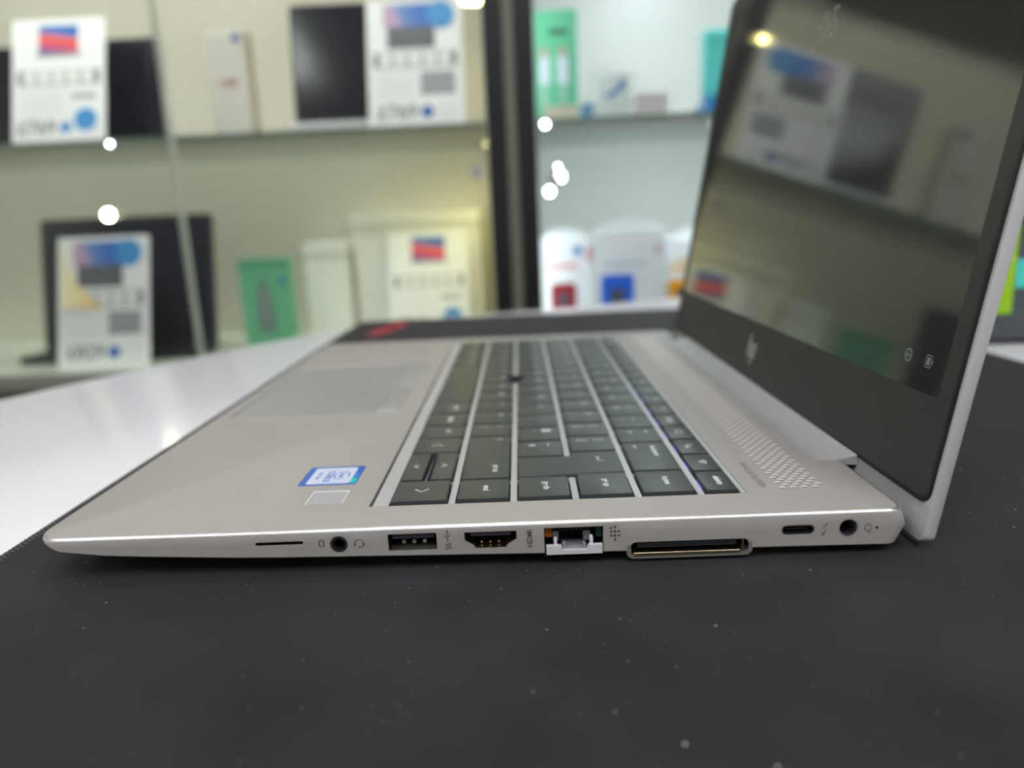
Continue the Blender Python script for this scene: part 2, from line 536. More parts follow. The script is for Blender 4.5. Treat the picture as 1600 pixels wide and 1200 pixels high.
def base_body():
    def ring(ins):
        return rrect(-1.5 + ins, 240.8 - ins, ins, 325.5 - ins, [max(1, 5 - ins), max(1, 8 - ins), max(1, 8 - ins), max(1, 5 - ins)], 8)
    def dense(P):
        out = []
        for i in range(len(P)):
            a, b = Vector(P[i]), Vector(P[(i + 1) % len(P)])
            m = max(1, int((b - a).length / 12)) if (b - a).length > 20 else 1
            for k in range(m):
                out.append(a + (b - a) * k / m)
        return out
    base = dense(ring(0))
    N = len(base)
    spec = [(0.75, lambda x: H), (0.5, lambda x: H - 0.13), (0.2, lambda x: H - 0.42), (0.0, lambda x: H - 0.85),
            (0.0, lambda x: (H - 0.9 + zb(x)) / 2 + .3), (0.05, lambda x: zb(x) + 0.5), (0.6, lambda x: zb(x)),
            (6.0, lambda x: zb(x) - 0.55), (16.0, lambda x: 1.6)]
    bm = bmesh.new()
    V = []
    cx, cy = 121.4, 162.75
    for ins, zf in spec:
        P = ring(ins)
        # sample with the same parametrisation
        out = []
        base0 = ring(0)
        for i in range(len(P)):
            a, b = Vector(P[i]), Vector(P[(i + 1) % len(P)])
            L0 = (Vector(base0[(i + 1) % len(P)]) - Vector(base0[i])).length
            m = max(1, int(L0 / 12)) if L0 > 20 else 1
            for k in range(m):
                out.append(a + (b - a) * k / m)
        row = []
        for p in out:
            z = zf(p.x)
            row.append(bm.verts.new((p.x - rear_shift(p.x, z), p.y, z)))
        V.append(row)
    for r in range(len(V) - 1):
        for i in range(N):
            bm.faces.new((V[r][i], V[r + 1][i], V[r + 1][(i + 1) % N], V[r][(i + 1) % N])).material_index = 1 if r < 3 else 0
    bm.faces.new(V[0]); bm.faces.new(V[-1][::-1])
    bmesh.ops.recalc_face_normals(bm, faces=bm.faces[:])
    me = me_from(bm)
    me.materials.append(silver); me.materials.append(mat('cut_edge', (235, 233, 230), rough=0.3, metal=0.9))
    S = lambda x, y, z: (x, z, y)        # outline in xz, depth along y
    def side_cut(pts, d):
        return prism(pts, -3, d, T=S)
    cut = [box(89.5, 200.6, 15.6, 307.5, 11.0, 20),                                   # keyboard well
           box(4.6, 80.0, 127.0, 238.0, 12.45, 20),                                   # touchpad
           box(69.2, 80.8, 19.3, 30.1, 12.5, 20),                                     # fingerprint
           box(229.0, 260, 41, 289, 9.4, 20),                                         # hinge notch
           side_cut(rrect(60.9, 74.2, 8.95, 9.95, 0.45, 4), 6),                       # card slot
           side_cut(circle(84, 8.6, 2.45, 28), 10),                                   # headset jack
           side_cut(rrect(97.6, 111.0, 6.0, 11.0, 0.35, 3), 12),                      # usb
           side_cut([(118.6, 10.8), (133.0, 10.8), (133.0, 8.3), (130.6, 6.9), (130.0, 5.9), (121.6, 5.9), (121.0, 6.9), (118.6, 8.3)], 10),
           box(140.5, 156.7, -3, 14, 1.0, 11.2),                                      # network jaw
           side_cut(rrect(164.2, 196.4, 1.7, 6.1, 1.4, 5), 8),                        # dock
           side_cut(rrect(205.2, 214.2, 6.55, 9.45, 1.4, 6), 7),                      # usb-c
           side_cut(circle(223.3, 8.0, 2.6, 28), 12),                                 # power
           side_cut(circle(231.0, 7.8, 0.42, 12), 3)]
    me = boolean(me, cut)
    obj('base_shell', me, silver, laptop, smooth=35)
base_body()

def ports():
    S = lambda x, y, z: (x, z, y)
    def lining(name, pts, d, wall=0.12, y0=0.35, label=None, m=deep):
        """open-fronted dark sleeve and back wall inside a port"""
        bm = bmesh.new()
        n = len(pts)
        c = Vector((sum(p[0] for p in pts) / n, sum(p[1] for p in pts) / n))
        Q = []
        for p in pts:
            v = Vector(p) - c
            Q.append(c + v * (1 - wall / max(v.length, 0.3)))
        A = [bm.verts.new((p.x, y0, p.y)) for p in Q]
        B = [bm.verts.new((p.x, d, p.y)) for p in Q]
        for i in range(n):
            bm.faces.new((A[i], B[i], B[(i + 1) % n], A[(i + 1) % n]))
        bm.faces.new(B)
        return obj(name, me_from(bm), m, laptop, label=label)
    def rim(name, outer, inner, y0, y1, m):
        bm = bmesh.new()
        n = len(outer)
        def L(P, y): return [bm.verts.new((p[0], y, p[1])) for p in P]
        a, b, c, d = L(outer, y0), L(inner, y0), L(inner, y1), L(outer, y1)
        for i in range(n):
            j = (i + 1) % n
            bm.faces.new((a[i], a[j], b[j], b[i])); bm.faces.new((b[i], b[j], c[j], c[i]))
            bm.faces.new((d[i], d[j], a[j], a[i]))
        bmesh.ops.recalc_face_normals(bm, faces=bm.faces[:])
        return obj(name, me_from(bm), m, laptop, smooth=50)
    # card slot
    lining('card_slot', rrect(60.9, 74.2, 8.95, 9.95, 0.45, 4), 5, 0.05, 0.3)
    # headset jack
    lining('headset_jack', circle(84, 8.6, 2.45, 28), 9, 0.9, 0.0)
    rim('jack_ring', circle(84, 8.6, 2.42, 28), circle(84, 8.6, 1.75, 28), 0.15, 2, mat('jack_grey', (60, 60, 62), rough=0.3, metal=0.5))
    # usb
    steel = mat('port_steel', (150, 146, 132), rough=0.3, metal=0.9)
    u = lining('usb_port', rrect(97.6, 111.0, 6.0, 11.0, 0.35, 3), 11, 0.05, 0.5, m=mat('usb_shell', (70, 68, 58), rough=0.35, metal=0.8))
    obj('tongue', box(98.6, 110.2, 1.2, 10.5, 9.1, 10.5, 0.1, 1), mat('tongue_grey', (66, 68, 78), rough=0.5), u)
    obj('sill', box(98.0, 110.7, 0.25, 5, 6.02, 6.3), steel, u)
    for x in (101.4, 104.3, 107.2):
        obj('contact_spring', prism(circle(x, 7.3, 0.75, 10), 3.0, 6.0, 0.5, T=lambda a, b, z: (a, 9 - z, b)), steel, u, smooth=40)
    # hdmi
    hd = [(118.6, 10.8), (133.0, 10.8), (133.0, 8.3), (130.6, 6.9), (130.0, 5.9), (121.6, 5.9), (121.0, 6.9), (118.6, 8.3)]
    def scale_about(P, s, c=(125.8, 8.5)):
        return [(c[0] + (p[0] - c[0]) * s[0], c[1] + (p[1] - c[1]) * s[1]) for p in P]
    h = rim('hdmi_port', scale_about(hd, (0.995, 0.99)), scale_about(hd, (0.955, 0.88)), 0.2, 8, mat('hdmi_rim', (190, 180, 158), rough=0.25, metal=1.0))
    bm = bmesh.new(); bm.faces.new([bm.verts.new((p[0], 7.5, p[1])) for p in scale_about(hd, (0.96, 0.9))])
    obj('back_wall', me_from(bm), deep, h)
    obj('tongue', box(120.2, 131.4, 0.9, 7.4, 9.2, 10.2, 0.1, 1), mat('tongue_grey', (66, 68, 78)), h)
    for x in (123.2, 125.6, 128.0):
        obj('contact_spring', box(x - .35, x + .35, 2.0, 6, 6.5, 7.1, 0.15, 1), mat('brass', (170, 130, 80), rough=0.3, metal=1.0), h)
    # network jaw
    r = obj('network_port', boxes([(140.5, 156.7, 13.4, 13.9, 1.2, 11.2), (140.5, 140.6, 1.0, 13.5, 2, 11.2), (156.6, 156.7, 1.0, 13.5, 2, 11.2),
                                   (140.5, 156.7, 1.0, 13.5, 11.1, 11.2), (140.6, 156.6, 1.5, 13.5, 1.2, 1.4)]), deep, laptop)
    obj('side_block', box(140.7, 142.7, 2.2, 9, 7.6, 11.0), mat('amber_plastic', (176, 98, 20), rough=0.4), r, label='amber plastic block')
    obj('circuit_edge', box(154.9, 156.5, 2.4, 9, 7.2, 11.0), mat('pcb_green', (14, 66, 48), rough=0.4), r, label='green circuit board edge')
    obj('jack_bracket', boxes([(142.9, 144.5, 1.6, 6, 6.6, 9.4), (151.3, 153.2, 1.6, 6, 6.6, 9.4)]), mat('bracket_grey', (96, 98, 102), rough=0.4), r)
    obj('jack_contacts', boxes([(144.6 + 1.0 * k, 145.0 + 1.0 * k, 3.5, 9, 8.8, 9.1) for k in range(7)]), steel, r)
    # the jaw flap: plate with a U notch and two hinge pins
    fl = [(141.0, 3.35), (156.4, 3.35), (156.4, 5.9), (152.6, 5.9), (152.1, 4.6), (145.5, 4.6), (145.0, 5.9), (141.0, 5.9)]
    j = obj('drop_jaw', prism(fl, -0.25, 1.1, T=lambda x, y, z: (x, 0.85 - z, y)), mat('jaw_silver', (225, 225, 226), rough=0.3, metal=0.3), laptop,
            label='pale drop-down jaw of the network port')
    obj('jaw_pin', prism(rrect(143.1, 144.0, 5.6, 8.0, 0.4, 4), 0, 1.2, 0.2, T=lambda x, y, z: (x, 1.4 - z, y)), MATS['jaw_silver'], j, smooth=40)
    obj('jaw_pin', prism(rrect(152.9, 153.9, 5.6, 8.3, 0.4, 4), 0, 1.2, 0.2, T=lambda x, y, z: (x, 1.4 - z, y)), MATS['jaw_silver'], j, smooth=40)
    obj('jaw_tray', boxes([(145.2, 152.4, 0.6, 7, 4.3, 4.7), (145.7, 146.3, 0.5, 3, 4.6, 6.0), (151.2, 151.8, 0.5, 3, 4.6, 6.0)]),
        mat('tray_grey', (140, 142, 146), rough=0.4), j)
    # dock port: lip that hangs under the shell, gold sill, dark slot
    outer = rrect(163.0, 197.5, 1.15, 6.4, 2.0, 6); inner = rrect(164.2, 196.4, 1.7, 6.05, 1.5, 6)
    d = rim('dock_port', outer, inner, 0.03, 12, mat('dock_lip', (168, 164, 152), rough=0.35, metal=0.7))
    bm = bmesh.new(); bm.faces.new([bm.verts.new((p[0], 7.5, p[1])) for p in inner])
    obj('back_wall', me_from(bm), deep, d)
    obj('sill', box(164.9, 194.2, 0.12, 6, 1.85, 2.8, 0.12, 1), mat('dock_sill', (196, 180, 146), rough=0.25, metal=1.0), d)
    obj('end_post', box(194.6, 195.2, 0.3, 5, 3.0, 5.6, 0.1, 1), mat('dock_sill', (196, 180, 146)), d)
    obj('tongue', box(166.0, 193.2, 0.8, 7, 4.0, 5.4, 0.3, 2), mat('dock_tongue', (30, 36, 38), rough=0.35), d)
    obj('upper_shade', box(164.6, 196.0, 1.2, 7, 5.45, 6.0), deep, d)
    # usb-c
    c = rim('usb_c_port', rrect(205.25, 214.15, 6.6, 9.4, 1.38, 6), rrect(205.6, 213.8, 6.95, 9.05, 1.04, 6), 0.15, 6, chrome)
    bm = bmesh.new(); bm.faces.new([bm.verts.new((p[0], 5.5, p[1])) for p in rrect(205.6, 213.8, 6.95, 9.05, 1.04, 6)])
    obj('back_wall', me_from(bm), deep, c)
    obj('tongue', box(206.7, 212.7, 0.9, 5.5, 7.7, 8.4, 0.15, 1), black, c)
    lining('port_sleeve', rrect(205.6, 213.8, 6.95, 9.05, 1.04, 6), 5.4, 0.02, 0.5)
    # power jack and charge lamp
    rim('power_ring', circle(223.3, 8.0, 2.58, 28), circle(223.3, 8.0, 2.35, 28), 0.1, 6, mat('power_rim', (150, 150, 152), rough=0.3, metal=0.6))
    lining('power_jack', circle(223.3, 8.0, 2.5, 28), 11, 0.15, 0.4)
    lining('charge_lamp', circle(231.0, 7.8, 0.42, 12), 2.5, 0.02, 0.2)
    # ------- printed marks beside the ports
    Y = -0.03
    def mark(name, me, x, z, R=R_SIDE):
        obj(name, me, ink, laptop, (x, Y, z), R)
    mark('port_mark', text_me('HDMI', 2.1, 0.04), 136.6, 8.3, R_SIDE_CCW)
    mark('port_mark', text_me('SS', 2.2, 0.03), 114.2, 6.9, R_SIDE_CCW)
    mark('port_mark', strokes([[(0, 0), (3.2, 0)], [(0.9, 0), (1.5, 0.7), (2.2, 0.7)], [(1.3, 0), (1.9, -.7), (2.5, -.7)], [(2.9, .35), (3.4, 0), (2.9, -.35)]], 0.22), 114.0, 8.2, R_SIDE_CCW)
    # headset
    arc = [(1.2 * math.cos(math.radians(a)), 1.2 * math.sin(math.radians(a))) for a in range(-10, 191, 20)]
    mark('port_mark', strokes([arc, [(1.2, .1), (1.2, -.6)], [(-1.2, .1), (-1.2, -.6)], [(1.2, -.6), (.9, -1.1), (0.1, -1.15)]], 0.22), 89.6, 8.7)
    mark('port_mark', poly_flat([rrect(-1.45, -.95, -.75, .1, .15, 3), rrect(.95, 1.45, -.75, .1, .15, 3), circle(0, -1.15, .25, 10)], 0.002), 89.6, 8.7)
    # card and slot marks
    mark('port_mark', strokes([('c', [(-.6, -.9), (.6, -.9), (.6, .9), (-.2, .9), (-.6, .5)])], 0.4), 79.2, 9.1)
    faint = mat('faint_ink', (120, 120, 122), rough=0.6)
    obj('port_mark', text_me('SIM', 1.0), faint, laptop, (76.6, Y, 9.1), R_SIDE)
    # network tree of small squares
    sq = lambda x, y: [(x - .3, y - .3), (x + .3, y - .3), (x + .3, y + .3), (x - .3, y + .3)]
    mark('port_mark', poly_flat([sq(-1.1, 1.5), sq(0, 1.9), sq(-1.1, .5), sq(0, .5), sq(1.1, .5), sq(1.1, -.7), sq(0, -.7), sq(0, -1.9), sq(-1.1, -.7)]), 159.9, 9.0)
    mark('port_mark', strokes([[(-1.1, .5), (1.1, .5)], [(0, 1.9), (0, -1.9)], [(-1.1, -.7), (1.1, -.7)]], 0.14), 159.9, 9.0)
    # lightning arrow
    mark('port_mark', strokes([[(.75, 1.9), (-.5, .25), (.45, .1), (-.55, -1.6)], [(-.75, -.7), (-.6, -1.75), (.1, -1.1)]], 0.22), 216.9, 7.9)
    # plug
    mark('port_mark', strokes([('c', [(-.9, .7), (.9, .7), (.9, -.5), (.4, -.9), (-.4, -.9), (-.9, -.5)]), [(-.4, .7), (-.4, 1.4)], [(.4, .7), (.4, 1.4)],
                               [(0, -.9), (.1, -1.4), (.6, -1.6), (.9, -1.5)]], 0.2), 228.6, 8.0)
ports()

# ------------------------------------------------------------------ deck: keyboard frame, keys, touchpad
ROWX = [95.2, 113.7, 132.2, 150.7, 169.2, 187.7]
BAR = 2.8
KT = 13.5          # top of the key caps
_keym = {}
def key_mesh(w, d):
    k = (round(w, 2), round(d, 2))
    if k not in _keym:
        bm = bmesh.new()
        o, i = 0.0, 0.42
        lv = [(0.0, 0, 0.5), (0.08, 0, 1.5), (0.34, 0, 2.46), (0.55, 0, 2.5)]
        V = []
        for ins, _, z in lv:
            P = rrect(-w / 2 + ins, w / 2 - ins, -d / 2 + ins, d / 2 - ins, max(.25, .7 - ins), 2)
            V.append([bm.verts.new((p[0], p[1], z)) for p in P])
        n = len(V[0])
        for r in range(3):
            for q in range(n):
                bm.faces.new((V[r][q], V[r][(q + 1) % n], V[r + 1][(q + 1) % n], V[r + 1][q]))
        bm.faces.new(V[-1])
        _keym[k] = me_from(bm)
    return _keym[k]

def legend(key, me, cx, cy, kx, ky, R=R_DECK, m=None):
    obj('legend', me, m or legend_m, key, (cx - kx, cy - ky, KT - 11.0 + 0.02), R)

def key(x0, x1, y0, y1, leg=None, small=False, name='key', shape=None):
    w, d = x1 - x0, y1 - y0
    cx, cy = (x0 + x1) / 2, (y0 + y1) / 2
    o = obj(name, key_mesh(w, d), keym, laptop, (cx, cy, 11.0), smooth=50)
    if not leg:
        return o
    # user-left is large y, user-top is large x
    if isinstance(leg, str):
        if len(leg) == 1:
            legend(o, text_me(leg, 4.3, 0.07), cx + 2.6, y1 - 5.0, cx, cy)
        else:
            s = 2.9 if len(leg) <= 6 else 2.5
            legend(o, text_me(leg, s, 0.06), cx + (2.4 if not small else 0.8), cy + (0 if len(leg) > 5 else 0.5), cx, cy)
    elif leg[0] == 'pair':
        legend(o, text_me(leg[1], 4.0, 0.08), cx - 2.7, y1 - 5.0, cx, cy)
        legend(o, text_me(leg[2], 4.0, 0.08), cx + 3.2, y1 - 5.0, cx, cy)
    elif leg[0] == 'icon':
        legend(o, strokes(leg[1], leg[2] if len(leg) > 2 else 0.42), cx + (leg[3] if len(leg) > 3 else 0), cy + (leg[4] if len(leg) > 4 else 0), cx, cy)
    elif leg[0] == 'multi':
        for me, ox, oy in leg[1]:
            legend(o, me, cx + ox, cy + oy, cx, cy)
    return o

def keyboard():
    # frame
    obj('key_well_plate', box(89.7, 200.4, 15.8, 307.3, 11.0, 11.12), black, laptop)
    bars = [(90.3, 95.0, 15.7, 307.4, 11.0, 12.55)]
    for x in ROWX[1:]:
        bars.append((x - 0.98, x + 0.98, 16.3, 307.2, 11.0, 12.35))
    bars.append((199.0, 200.5, 15.7, 307.4, 11.0, 12.75))
    bars.append((90.3, 200.4, 305.8, 307.4, 11.0, 12.5))
    G = 0.45
    P = 18.4
    ends = {1: [34.4, 80.8] + [80.8 + P * k for k in range(1, 12)], 2: [34.9, 54.6] + [54.6 + P * k for k in range(1, 13)],
            3: [36.2, 58.4] + [58.4 + P * k for k in range(1, 13)], 4: [36.3, 66.6] + [66.6 + P * k for k in range(1, 13)],
            0: [35, 63, 81, 98.5, 117, 136, 222, 243, 264, 285]}
    for r, ys in ends.items():                       # small nubs of the frame between neighbouring keys
        for yy in ys:
            bars.append((ROWX[r + 1] - 2.3, ROWX[r + 1] - 0.9, yy - .38, yy + .38, 11.0, 12.3))
            if r:
                bars.append((ROWX[r] + 0.9, ROWX[r] + 2.3, yy - .38, yy + .38, 11.0, 12.3))
    obj('keyboard_frame', boxes(bars), frame_silver, laptop)
    A = lambda *p: list(p)
    chev_r = [[(-1.3, 2.6), (1.3, 0), (-1.3, -2.6)]]
    def tri(dx, dy, s=1.0):
        # chevron pointing along (dx,dy) in the user's frame
        return [[(-dx * s - dy * 1.9 * s, -dy * s + dx * 1.9 * s), (dx * s, dy * s), (-dx * s + dy * 1.9 * s, -dy * s - dx * 1.9 * s)]]
    # row 1
    xa, xb = ROWX[0] + .2, ROWX[1] - BAR / 2
    b1 = [17, 35, 63, 81, 98.5, 117, 136, 222, 243, 264, 285, 305.6]
    kbd = [[(-3.4, -1.3), (-3.4, 1.3)], [(3.4, -1.3), (3.4, 1.3)]] + [[(-2.2 + .9 * k, -1.1), (-2.2 + .9 * k, 1.1)] for k in range(6)]
    legs1 = [('icon', tri(1, 0, 1.1), .5), None, ('icon', tri(-1, 0, 1.1), .5), 'ctrl', ('icon', kbd, .45, 1.5, 0), 'alt gr', None, 'alt', 'win', 'fn', 'ctrl']
    for k in range(11):
        y0, y1 = b1[k] + G, b1[k + 1] - G
        if k == 1:
            mid = (xa + xb) / 2
            key(xa, mid - 1.0, y0, y1, ('icon', tri(0, -1, .8), .5))
            key(mid + 1.0, xb, y0, y1, ('icon', tri(0, 1, .8), .5))
            obj('key_divider', box(mid - .45, mid + .35, y0 + 1, y1 - 1, 11.0, 12.7, 0.25, 2), mat('divider_gloss', (60, 66, 72), rough=0.12), laptop, smooth=40)
        else:
            key(xa, xb, y0, y1, legs1[k])
    P = 18.4
    arrow_up = [[(0, -1.6), (0, 1.6)], [(-.9, .6), (0, 1.6), (.9, .6)]]
    # row 2
    x0, x1 = ROWX[1] + BAR / 2, ROWX[2] - BAR / 2
    key(x0, x1, 17 + G, 34.4 - G, 'end', True)
    key(x0, x1, 34.4 + G, 80.8 - G, ('multi', [(strokes(arrow_up, .45), 3.0, 19.0), (text_me('prt sc', 2.9, .06), 3.2, -13.5)]))
    ch = [('pair', '/', '?'), ('pair', '.', '>'), ('pair', ',', '<'), 'M', 'N', 'B', 'V', 'C', 'X', 'Z', ('pair', '\\', '|')]
    for k, c in enumerate(ch):
        key(x0, x1, 80.8 + P * k + G, 80.8 + P * (k + 1) - G, c)
    key(x0, x1, 80.8 + 11 * P + G, 305.6 - G, 'shift')
    # row 3
    x0, x1 = ROWX[2] + BAR / 2, ROWX[3] - BAR / 2
    key(x0, x1, 17 + G, 34.9 - G, 'pg dn', True)
    ch = [('pair', '#', '~'), ('pair', "'", '@'), ('pair', ';', ':'), 'L', 'K', 'J', 'H', 'G', 'F', 'D', 'S', 'A']
    for k, c in enumerate(ch):
        key(x0, x1, 54.6 + P * k + G, 54.6 + P * (k + 1) - G, c)
    key(x0, x1, 54.6 + 12 * P + G, 305.6 - G, 'caps lock')
    # tall enter key over rows 3 and 4
    x2, x3 = ROWX[3] + BAR / 2, ROWX[4] - BAR / 2
    pts = [(x0, 35.3), (x3, 36.5), (x3, 57.9), (x2 - .3, 57.9), (x2 - .3, 54.1), (x0, 54.1)]
    bm = bmesh.new(); add_prism(bm, pts, 11.6, KT, 0.4); bmesh.ops.recalc_face_normals(bm, faces=bm.faces[:])
    me = me_from(bm); me.transform(Matrix.Translation((-(x0 + x3) / 2, -46, -11)))
    e = obj('key', me, keym, laptop, ((x0 + x3) / 2, 46, 11.0))
    legend(e, strokes([[(2.0, 1.8), (2.0, 0), (-2, 0)], [(-1.0, .9), (-2, 0), (-1, -.9)]], .42), x2 + 8.5, 50, (x0 + x3) / 2, 46)
    # row 4
    key(x2, x3, 17 + G, 36.2 - G, 'pg up', True)
    ch = [('pair', ']', '}'), ('pair', '[', '{'), 'P', 'O', 'I', 'U', 'Y', 'T', 'R', 'E', 'W', 'Q']
    for k, c in enumerate(ch):
        key(x2, x3, 58.4 + P * k + G, 58.4 + P * (k + 1) - G, c)
    key(x2, x3, 58.4 + 12 * P + G, 305.6 - G, 'tab')
    # row 5
    x0, x1 = ROWX[4] + BAR / 2, ROWX[5] - BAR / 2
    key(x0, x1, 17 + G, 36.3 - G, 'home', True)
    key(x0, x1, 36.3 + G, 66.6 - G, ('multi', [(strokes([[(1.6, 0), (-1.6, 0)], [(-.7, .8), (-1.6, 0), (-.7, -.8)]], .42), -3.6, 9.5), (text_me('backspace', 2.8, .05), 2.6, 5.0)]))
    num = [('pair', '=', '+'), ('pair', '-', '_'), ('pair', '0', ')'), ('pair', '9', '('), ('pair', '8', '*'), ('pair', '7', '&'), ('pair', '6', '^'),
           ('pair', '5', '%'), ('pair', '4', '$'), ('pair', '3', '\u00a3'), ('pair', '2', '"'), ('pair', '1', '!'), ('pair', '`', '\u00ac')]
    for k, c in enumerate(num):
        key(x0, x1, 66.6 + P * k + G, 66.6 + P * (k + 1) - G, c)
    # function row
    x0, x1 = ROWX[5] + BAR / 2, 198.6
    pf = 17.15
    def arcs():
        return [[(r * math.cos(math.radians(a)), -1.4 + r * math.sin(math.radians(a))) for a in range(50, 131, 16)] for r in (1.0, 1.9, 2.8)]
    handset = [[(-1.7, 1.0), (-1.2, -.4), (0, -1.2), (1.5, -1.3)], [(-1.7, 1.0), (-.9, 1.2), (-.7, .4)], [(1.5, -1.3), (1.7, -.6), (.8, -.4)]]
    scr = [('c', [(-1.8, -1.1), (1.8, -1.1), (1.8, 1.1), (-1.8, 1.1)]), [(-2.4, -.7), (-2.4, .8)]]
    fl = ['delete', ('icon', arcs(), .45), ('icon', handset, .45), ('icon', scr, .4), ('icon', kbd, .4), 'f9', 'f8', 'f7', 'f6', 'f5', 'f4', 'f3', 'f2', 'f1']
    y = 17.0
    for k, c in enumerate(fl):
        key(x0, x1, y + G, y + pf - G, c, True); y += pf
    key(x0, x1, y + G, 305.6 - G, 'esc', True)
    # violet key lighting leaking along the function row
    vio = mat('violet_backlight', (90, 80, 200), emit=(120, 110, 255), estr=0.35)
    for k in range(9):
        yy = 17 + pf * k
        obj('key_backlight', box(x0 - .22, x0 - .02, yy + 5, yy + 12.5, 12.0, 12.3), vio, laptop)
    # pointing stick
    bm = bmesh.new()
    V = []
    for r, z in ((3.6, 11.1), (3.6, 12.9), (4.4, 13.6), (4.0, 14.5), (1.8, 14.7)):
        V.append([bm.verts.new((132.2 + r * math.cos(2 * math.pi * k / 16), 182 + r * math.sin(2 * math.pi * k / 16), z)) for k in range(16)])
    for a, b in zip(V, V[1:]):
        for k in range(16):
            bm.faces.new((a[k], a[(k + 1) % 16], b[(k + 1) % 16], b[k]))
    bm.faces.new(V[-1])
    obj('pointing_stick', me_from(bm), mat('stick_rubber', (22, 22, 23), rough=0.9), laptop, smooth=40)
keyboard()

def deck():
    obj('touchpad', box(5.0, 69.2, 127.4, 237.6, 12.45, 12.78, 0.15, 1), pad_silver, laptop)
    obj('touchpad_button', box(69.7, 79.7, 127.4, 178.6, 12.45, 12.98, 0.35, 2), pad_silver, laptop, smooth=40)
    obj('touchpad_button', box(69.7, 79.7, 179.2, 237.6, 12.45, 12.98, 0.35, 2), pad_silver, laptop, smooth=40)
    obj('touchpad_rim', boxes([(69.2, 79.8, 178.6, 179.2, 12.45, 13.05), (69.2, 79.8, 126.7, 127.35, 12.45, 13.12), (4.7, 69.3, 237.6, 238.1, 12.45, 13.08)]), mat('rim_highlight_white', (236, 236, 234), rough=0.25, metal=0.2), laptop)  # near-white paint stands in for highlights along the rim
    f = obj('fingerprint_reader', box(69.9, 80.2, 19.9, 29.6, 12.5, 12.85, 0.1, 1), mat('reader_grey', (158, 160, 158), rough=0.35), laptop)
    obj('reader_rim', boxes([(69.3, 80.7, 29.6, 30.0, 12.5, 13.06), (69.3, 69.75, 19.4, 30.0, 12.5, 13.0), (80.3, 80.7, 19.4, 30.0, 12.5, 12.9)]), MATS['rim_highlight_white'], f)
    # groove beside the keyboard
    # processor sticker
    st = obj('processor_sticker', prism(rrect(62.3, 81.2, 35.2, 53.0, 0.8, 3), 13.0, 13.08), mat('sticker_blue', (34, 84, 176), rough=0.3), laptop,
             label='blue and white processor sticker')
    z = 13.10
    obj('white_field', prism(rrect(64.6, 78.9, 36.4, 51.8, 1.2, 3), 13.05, 13.10), mat('sticker_white', (196, 204, 218), rough=0.3), st)
    bl = mat('sticker_ink', (28, 88, 180), rough=0.4)
    swirl = [(3.5 * math.cos(math.radians(a)), 2.5 * math.sin(math.radians(a))) for a in range(60, 400, 14)]
    for nm, me, x, y in (('sticker_mark', strokes([swirl], .45), 74.8, 44.0), ('sticker_text', text_me('intel', 2.6, .07), 74.8, 44.1),
                         ('sticker_text', text_me('CORE', 3.0, .1), 70.6, 44.6), ('sticker_text', text_me('i5', 2.9, .1), 70.6, 39.0),
                         ('sticker_text', text_me('8th Gen', 1.9, .05), 67.2, 44.0)):
        obj(nm, me, bl, st, (x, y, z + .02), R_DECK)
    obj('teal_patch', poly_flat([[(79.0, 36.5), (80.8, 36.5), (80.8, 41.0), (79.0, 41.0)]], 13.1), mat('sticker_teal', (20, 190, 170), rough=0.3), st)
    obj('cyan_patch', poly_flat([[(79.0, 41.4), (80.8, 41.4), (80.8, 45.5), (79.0, 45.5)]], 13.1), mat('sticker_cyan', (60, 130, 200), rough=0.3), st)
    # speaker perforation: rows of small lens-shaped slots painted dark, lit lip painted pale
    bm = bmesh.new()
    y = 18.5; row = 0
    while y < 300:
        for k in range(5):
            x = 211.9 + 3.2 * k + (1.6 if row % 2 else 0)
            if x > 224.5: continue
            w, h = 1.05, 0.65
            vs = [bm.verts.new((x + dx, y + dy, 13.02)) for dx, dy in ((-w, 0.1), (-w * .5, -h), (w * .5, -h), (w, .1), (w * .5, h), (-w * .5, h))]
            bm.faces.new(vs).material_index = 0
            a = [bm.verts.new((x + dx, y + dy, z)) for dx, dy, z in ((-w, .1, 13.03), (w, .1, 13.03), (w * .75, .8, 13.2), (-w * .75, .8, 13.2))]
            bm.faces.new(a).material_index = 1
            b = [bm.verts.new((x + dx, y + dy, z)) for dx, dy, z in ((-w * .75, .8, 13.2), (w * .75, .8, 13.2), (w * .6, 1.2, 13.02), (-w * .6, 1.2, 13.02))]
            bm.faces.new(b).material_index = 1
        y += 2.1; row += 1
    obj('speaker_perforation', me_from(bm), [mat('perforation_dark', (120, 115, 108), rough=0.7), mat('perforation_lit_lip', (208, 204, 196), rough=0.4, metal=0.2)], laptop, kind='stuff')
    obj('maker_lettering', text_me('BANG & OLUFSEN', 2.75), ink, laptop, (206.6, 30.5, 13.03), R_DECK)
deck()

